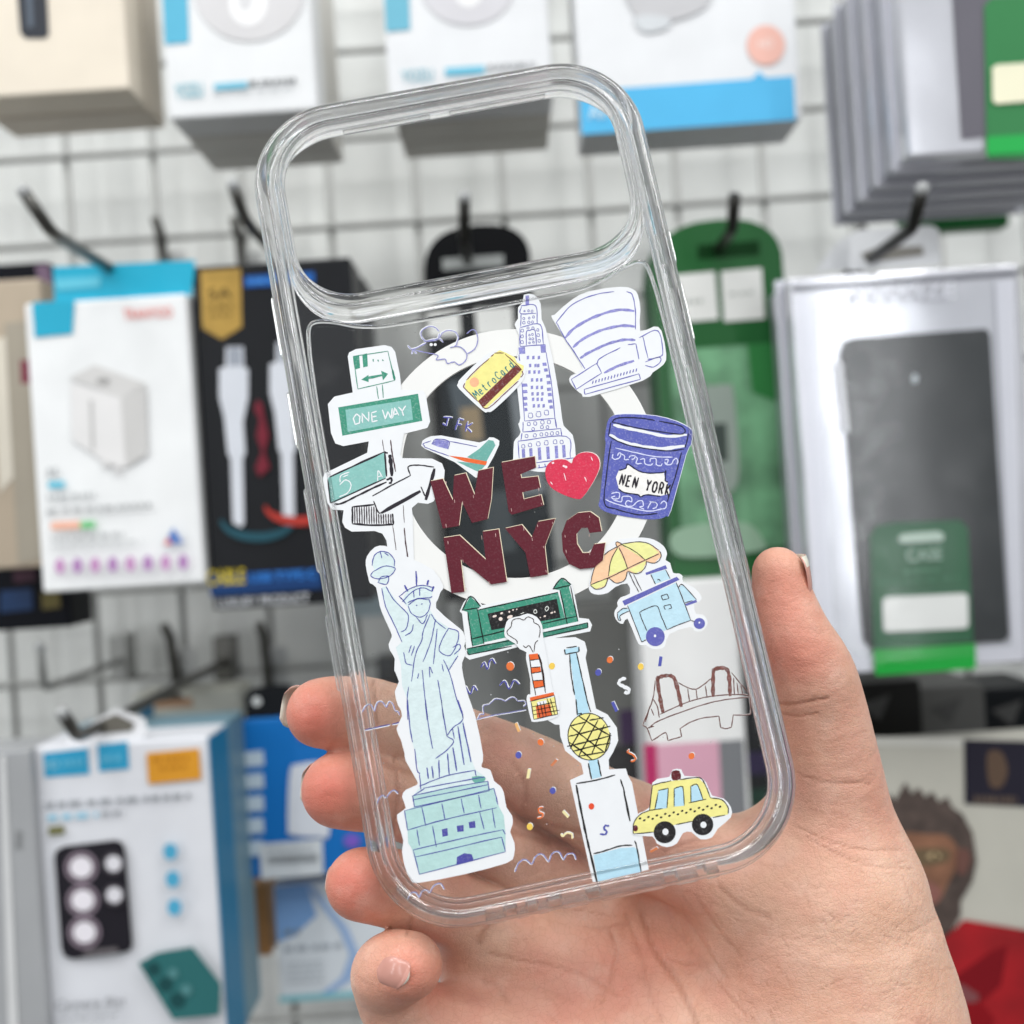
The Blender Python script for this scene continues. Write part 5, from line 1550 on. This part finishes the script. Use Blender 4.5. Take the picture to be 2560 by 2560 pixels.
def build_hand():
    h = 0.62
    def prim(a, b):
        return HP3(*a[:3]), HP3(*b[:3]), a[3], b[3]
    prs = [prim(a, b) for a, b in PALM]
    chains = {}
    for k, c in CH.items():
        c = catmull(np.array(c, float), False, 4)
        chains[k] = [prim(a, b) for a, b in zip(c[:-1], c[1:])]
    allp = np.array([q for c in [prs] + list(chains.values()) for p in c for q in p[:2]])
    lo = allp.min(0) - 14
    hi = allp.max(0) + np.array([26, 12, 26])
    lo[1] = HP3(1200, 2090, 20)[1]
    n = np.ceil((hi - lo) / h).astype(int)
    ax = [lo[i] + h * np.arange(n[i]) for i in range(3)]

    def ev(F, p, k):
        a, b, ra, rb = p
        R = max(ra, rb) + 9
        s = []
        for i in range(3):
            i0 = max(0, int((min(a[i], b[i]) - R - lo[i]) / h))
            i1 = min(n[i], int((max(a[i], b[i]) + R - lo[i]) / h) + 1)
            if i1 <= i0:
                return
            s.append(slice(i0, i1))
        X = ax[0][s[0]][:, None, None].astype(np.float32)
        Y = ax[1][s[1]][None, :, None].astype(np.float32)
        Z_ = ax[2][s[2]][None, None, :].astype(np.float32)
        ba = b - a
        q = np.clip(((X - a[0]) * ba[0] + (Y - a[1]) * ba[1] + (Z_ - a[2]) * ba[2]) / (ba @ ba), 0, 1)
        d = np.sqrt((X - a[0] - q * ba[0]) ** 2 + (Y - a[1] - q * ba[1]) ** 2 + (Z_ - a[2] - q * ba[2]) ** 2) - (ra + (rb - ra) * q)
        f = F[tuple(s)]
        e = np.maximum(k - np.abs(f - d), 0) / k
        F[tuple(s)] = np.minimum(f, d) - e * e * k * 0.25

    def field(ps, k):
        F = np.full(tuple(n), 50.0, np.float32)
        for p in ps:
            ev(F, p, k)
        return F

    G = field(prs, 7.0)
    Tm = field(chains['thumb'], 0.2)
    e = np.maximum(6.0 - np.abs(G - Tm), 0) / 6.0
    G = np.minimum(G, Tm) - e * e * 6.0 * 0.25
    fing = None
    for k in ('index', 'middle', 'ring', 'pinky'):
        Fk = field(chains[k], 0.2)
        if fing is None:
            fing = Fk
        else:                                   # neighbours touch but keep the cleft between them
            e = np.maximum(0.7 - np.abs(fing - Fk), 0) / 0.7
            fing = np.minimum(fing, Fk) - e * e * 0.7 * 0.25
    e = np.maximum(3.0 - np.abs(G - fing), 0) / 3.0
    G = np.minimum(G, fing) - e * e * 3.0 * 0.25
    # surface nets
    ins = G < 0
    S = np.zeros(tuple(n - 1) + (3,), np.float32)
    C = np.zeros(tuple(n - 1), np.float32)
    crossings = []
    for axis in range(3):
        a = [slice(None)] * 3
        b = [slice(None)] * 3
        a[axis] = slice(0, -1)
        b[axis] = slice(1, None)
        cr = np.argwhere(ins[tuple(a)] != ins[tuple(b)])
        v0 = G[tuple(a)][tuple(cr.T)]
        v1 = G[tuple(b)][tuple(cr.T)]
        pos = cr.astype(np.float32)
        pos[:, axis] += v0 / (v0 - v1)
        o1, o2 = [i for i in range(3) if i != axis]
        ok = (cr[:, o1] > 0) & (cr[:, o2] > 0) & (cr[:, o1] < n[o1] - 1) & (cr[:, o2] < n[o2] - 1)
        cr, pos, v0 = cr[ok], pos[ok], v0[ok]
        cells = []
        for d1, d2 in ((1, 1), (0, 1), (0, 0), (1, 0)):
            cc = cr.copy()
            cc[:, o1] -= d1
            cc[:, o2] -= d2
            np.add.at(S, tuple(cc.T), pos)
            np.add.at(C, tuple(cc.T), 1)
            cells.append(cc)
        crossings.append((cells, v0 < 0, axis))
    idx = np.argwhere(C > 0)
    ids = np.full(tuple(n - 1), -1, int)
    ids[tuple(idx.T)] = np.arange(len(idx))
    V = S[tuple(idx.T)] / C[tuple(idx.T)][:, None] * h + lo
    Q = []
    for cells, flip, axis in crossings:
        q = np.stack([ids[tuple(c.T)] for c in cells], 1)
        fl = flip if axis != 1 else ~flip
        q[fl] = q[fl][:, ::-1]
        Q.append(q)
    Q = np.concatenate(Q)
    # light smoothing
    E = np.concatenate([Q[:, [0, 1]], Q[:, [1, 2]], Q[:, [2, 3]], Q[:, [3, 0]]])
    for lam in (0.5, 0.5, 0.4, 0.4):
        acc = np.zeros_like(V)
        cnt = np.zeros(len(V))
        for c in range(3):
            acc[:, c] = np.bincount(E[:, 0], V[E[:, 1], c], len(V)) + np.bincount(E[:, 1], V[E[:, 0], c], len(V))
        cnt = np.bincount(E[:, 0], minlength=len(V)) + np.bincount(E[:, 1], minlength=len(V))
        V = V * (1 - lam) + acc / cnt[:, None] * lam
    return V, Q


HV, HQ = build_hand()
PXY = np.stack([966 + F19 * HV[:, 0] / HV[:, 2], 966 - F19 * HV[:, 1] / HV[:, 2]], 1)


def seg_dist(P, poly):
    d = np.full(len(P), 1e9)
    for a, b in zip(poly[:-1], poly[1:]):
        ba = b - a
        t = np.clip(((P - a) @ ba) / (ba @ ba + 1e-9), 0, 1)
        d = np.minimum(d, np.linalg.norm(P - a - t[:, None] * ba, axis=1))
    return d


z8h = lambda s: np.array([((860 + x * 1100 / 1932) / S19, (1650 + y * 1100 / 1932) / S19) for x, y in pts(s)])
CREASES_AND_SHADE = [('1310,1120 1345,1230 1400,1330 1480,1440 1545,1598', 1.0, 5), ('1170,1180 1195,1260 1180,1380 1130,1500', 0.55, 4), ('640,1290 760,1320 900,1345 1080,1400 1200,1470', 0.5, 4), ('1060,1170 1150,1180 1260,1160', 0.4, 4),
           ('590,1240 620,1190 660,1150', 0.8, 5), ('1240,1120 1290,1250 1330,1420 1400,1598', 0.5, 4), ('1560,1060 1640,1180 1740,1300', 0.5, 4), ('1480,1080 1560,1220 1680,1400', 0.4, 4), ('1650,1000 1740,1080 1860,1130', 0.6, 5),
           ('1400,850 1520,800 1640,780', 0.6, 5), ('1340,900 1480,840 1700,800', 0.5, 4), ('700,620 800,690 960,740 1040,760', 0.8, 6), ('560,930 700,1000 880,1080', 0.9, 6), ('180,980 300,1090 360,1100', 0.4, 5),
           ('130,420 250,480 420,520', 0.9, 6), ('640,700 760,760 900,800', 0.8, 6), ('740,450 800,560 780,660', 0.6, 5), ('780,640 860,760 980,800', 0.6, 5), ('1420,1300 1500,1330 1620,1330', 0.4, 4), ('700,1440 860,1450 1000,1500', 0.35, 4), ('620,1410 680,1440 720,1500', 0.6, 5), ('1440,1160 1640,1420 1760,1560', 0.35, 3)]  # skin creases, plus shadow lines between the fingers painted as dark strokes
cz = np.zeros(len(HV))
for s, k, wd in CREASES_AND_SHADE:
    p = catmull(z8h(s), False, 4)
    r_ = random.Random(int(p[0][0]))
    p = p + np.array([[r_.uniform(-1.2, 1.2), r_.uniform(-1.2, 1.2)] for _ in p])
    cz = np.maximum(cz, 0.85 * k * np.exp(-(seg_dist(PXY, p) / (wd * 1.15)) ** 2))
# thumb joint creases, finger joint creases and a web of fine lines over the palm
for s, k, wd in (('1440,1322 1490,1330 1560,1318', 0.8, 4), ('1445,1340 1500,1352 1540,1346', 0.5, 3), ('1470,1430 1530,1470 1640,1480', 0.35, 3), ('1500,1560 1600,1600 1700,1605', 0.3, 3), ('1520,1580 1620,1630 1720,1640', 0.3, 3),
                 ('706,1285 712,1350 704,1415', 0.6, 4), ('862,1335 850,1410 830,1480', 0.7, 5), ('746,1430 752,1500 742,1570', 0.6, 4), ('882,1470 878,1550 850,1620', 0.7, 5), ('776,1610 786,1690 770,1760', 0.6, 4)):
    cz = np.maximum(cz, k * np.exp(-(seg_dist(PXY, catmull(pts(s), False, 4)) / wd) ** 2))
r_ = random.Random(3)
for i in range(150):
    x, y = r_.uniform(950, 1780), r_.uniform(1620, 1932)
    a = r_.choice((1.05, 1.2, 0.9, 0.2, -0.35)) + r_.uniform(-.25, .25)
    l = r_.uniform(20, 70)
    p = np.array([(x, y), (x + l * .5 * math.cos(a) + r_.uniform(-4, 4), y + l * .5 * math.sin(a)), (x + l * math.cos(a), y + l * math.sin(a))])
    cz = np.maximum(cz, r_.uniform(.08, .26) * np.exp(-(seg_dist(PXY, p) / 2.2) ** 2))
red = np.zeros(len(HV))
for x, y, rr, k in ((585, 1350, 85, .78), (620, 1490, 90, .78), (665, 1670, 85, .75), (770, 1830, 70, .6), (1468, 1120, 90, .5), (1500, 1240, 90, .45), (1250, 1800, 130, .3), (1420, 1850, 120, .25), (1130, 1870, 120, .3)):
    red = np.maximum(red, k * np.exp(-(np.linalg.norm(PXY - np.array([x, y]), axis=1) / rr) ** 2))
HWORLD = (CAM + (HV[:, :1] * RIGHT + HV[:, 1:2] * UP + HV[:, 2:] * FWD) * 1e-3)
wrist = CAM + (RIGHT * HP3(1450, 2090, 30)[0] + UP * HP3(1450, 2090, 30)[1] + FWD * HP3(1450, 2090, 30)[2]) * 1e-3
hand = empty('hand', tuple(wrist), 'bare right hand holding the clear case from behind, thumb on the right', 'hand')
me = bpy.data.meshes.new('skin')
me.from_pydata((HWORLD - wrist).tolist(), [], HQ.tolist())
me.update()
me.polygons.foreach_set('use_smooth', [True] * len(me.polygons))
for nm, arr in (('crease_shade', cz), ('red', red)):
    at = me.attributes.new(nm, 'FLOAT', 'POINT')
    at.data.foreach_set('value', arr.astype(np.float32))
me.materials.append(skin_mat())
body = bpy.data.objects.new('skin', me)
col.objects.link(body)
body.parent = hand
bm = bmesh.new()
bm.from_mesh(me)
bmesh.ops.recalc_face_normals(bm, faces=bm.faces)
bm.to_mesh(me)
bm.free()

NAIL = mat('nail', 'cc9486', rough=0.22, var=0.06, vscale=300, spec=0.6)
NAILW = mat('nail_tip', 'd9d5c6', rough=0.25, var=0.05, vscale=300, spec=0.6)


def front(px, py, r=7):
    """depth (mm behind the case plane) of the skin facing the camera at an overview pixel"""
    d = np.hypot(PXY[:, 0] - px, PXY[:, 1] - py)
    z = HV[d < r][:, 2].min()
    return z - HP3(px, py, 0)[2]


def nail(px, py, dd, normal, along, ra, rb, tip=True):
    """thin curved nail plate: centre (overview px, depth), outward normal and finger direction in picture axes"""
    c = CAM + (lambda q: RIGHT * q[0] + UP * q[1] + FWD * q[2])(HP3(px, py, dd)) * 1e-3
    nn = np.array(normal, float)
    nn /= np.linalg.norm(nn)
    al = np.array(along, float)
    al -= nn * (al @ nn)
    al /= np.linalg.norm(al)
    sd = np.cross(nn, al)
    B = np.stack([RIGHT, UP, FWD], 1) @ np.stack([sd, al, nn], 1)
    V, Fc, tips = [], [], []
    nu, nv = 11, 13
    for layer in (0, 1):
        for j in range(nv):
            t = j / (nv - 1) * 2 - 1
            half = ra * (1 - 0.10 * t * t) * (math.sqrt(max(0, 1 - max(0, (-t - 0.55) / 0.45) ** 2)) * 0.75 + 0.25) * (1 - 0.35 * max(0, (t - 0.7) / 0.3) ** 2)
            for i in range(nu):
                s = i / (nu - 1) * 2 - 1
                x = half * s
                z = -0.42 * ra * s * s - 0.10 * rb * t * t - layer * 0.35
                V.append(c - wrist + B @ np.array([x, rb * t, z]) * 1e-3)
    m_ = nu * nv
    for j in range(nv - 1):
        for i in range(nu - 1):
            a = j * nu + i
            Fc.append((a, a + 1, a + nu + 1, a + nu))
            Fc.append((m_ + a, m_ + a + nu, m_ + a + nu + 1, m_ + a + 1))
            tips += [1 if (tip == 2 or (tip and j >= nv - 3)) else 0] * 2
    ring = [i for i in range(nu)] + [j * nu + nu - 1 for j in range(1, nv)] + [(nv - 1) * nu + i for i in range(nu - 2, -1, -1)] + [j * nu for j in range(nv - 2, 0, -1)]
    for a, b in zip(ring, ring[1:] + ring[:1]):
        Fc.append((a, a + m_, b + m_, b))
        tips.append(0)
    o = mesh_obj('nail', V, Fc, NAIL, hand, True)
    o.data.materials.append(NAILW)
    for pl, t in zip(o.data.polygons, tips):
        pl.material_index = t
    return o


nail(586, 1328, 19.5, (-0.22, 0.25, 0.95), (-1, 0.22, -0.1), 4.6, 5.6, 2)
nail(623, 1470, 19.5, (-0.25, 0.25, 0.95), (-1, 0.15, -0.1), 4.8, 5.6, 2)
nail(667, 1646, 18.5, (-0.25, 0.35, 0.9), (-1, 0.30, -0.1), 4.4, 5.2, 2)
nail(1529, 1100, 9.5, (0.95, 0.10, 0.10), (-0.20, 1, -0.1), 4.2, 5.6)


def laid_nail(px, py, ang, a, b):
    """nail facing the viewer: a plate laid on the skin surface round an overview pixel"""
    d0 = np.hypot(PXY[:, 0] - px, PXY[:, 1] - py)
    near = d0 < 110
    zmin = HV[d0 < 12][:, 2].min()
    sel = near & (HV[:, 2] < zmin + 7.5)
    P, Zv = PXY[sel], HV[sel][:, 2]
    c, s_ = math.cos(ang), math.sin(ang)
    nu, nv = 17, 21
    V, Fc, tips = [], [], []
    for layer in (0, 1):
        for j in range(nv):
            t = j / (nv - 1) * 2 - 1
            half = (1 - max(0.0, -t - 0.35) ** 2 * 1.5) * (1 - 0.5 * max(0, t - 0.62) ** 2 / 0.145)
            for i in range(nu):
                q = i / (nu - 1) * 2 - 1
                along, side = a * (t - 0.16 * max(0, t) * q * q), b * q * half
                x, y = px + along * c - side * s_, py + along * s_ + side * c
                w_ = np.exp(-((P[:, 0] - x) ** 2 + (P[:, 1] - y) ** 2) / 140.0)
                z = (w_ @ Zv) / w_.sum()
                e = max(abs(q), -t)
                lift = (0.42 - 0.34 * e ** 6 + (0.25 if t > 0.7 else 0)) if layer == 0 else -0.5
                z -= lift
                X = np.array([(x - 966) / F19, -(y - 966) / F19, 1.0]) * z
                V.append(CAM + (RIGHT * X[0] + UP * X[1] + FWD * X[2]) * 1e-3 - wrist)
    m_ = nu * nv
    for j in range(nv - 1):
        for i in range(nu - 1):
            k = j * nu + i
            Fc.append((k, k + 1, k + nu + 1, k + nu))
            Fc.append((m_ + k, m_ + k + nu, m_ + k + nu + 1, m_ + k + 1))
            tips += [1 if j >= nv - 2 else 0] * 2
    ring = [i for i in range(nu)] + [j * nu + nu - 1 for j in range(1, nv)] + [(nv - 1) * nu + i for i in range(nu - 2, -1, -1)] + [j * nu for j in range(nv - 2, 0, -1)]
    for k, l in zip(ring, ring[1:] + ring[:1]):
        Fc.append((k, k + m_, l + m_, l))
        tips.append(0)
    o = mesh_obj('nail', V, Fc, NAIL, hand, True)
    o.data.materials.append(NAILW)
    for pl, t in zip(o.data.polygons, tips):
        pl.material_index = t


laid_nail(743, 1834, math.radians(28), 31, 30)
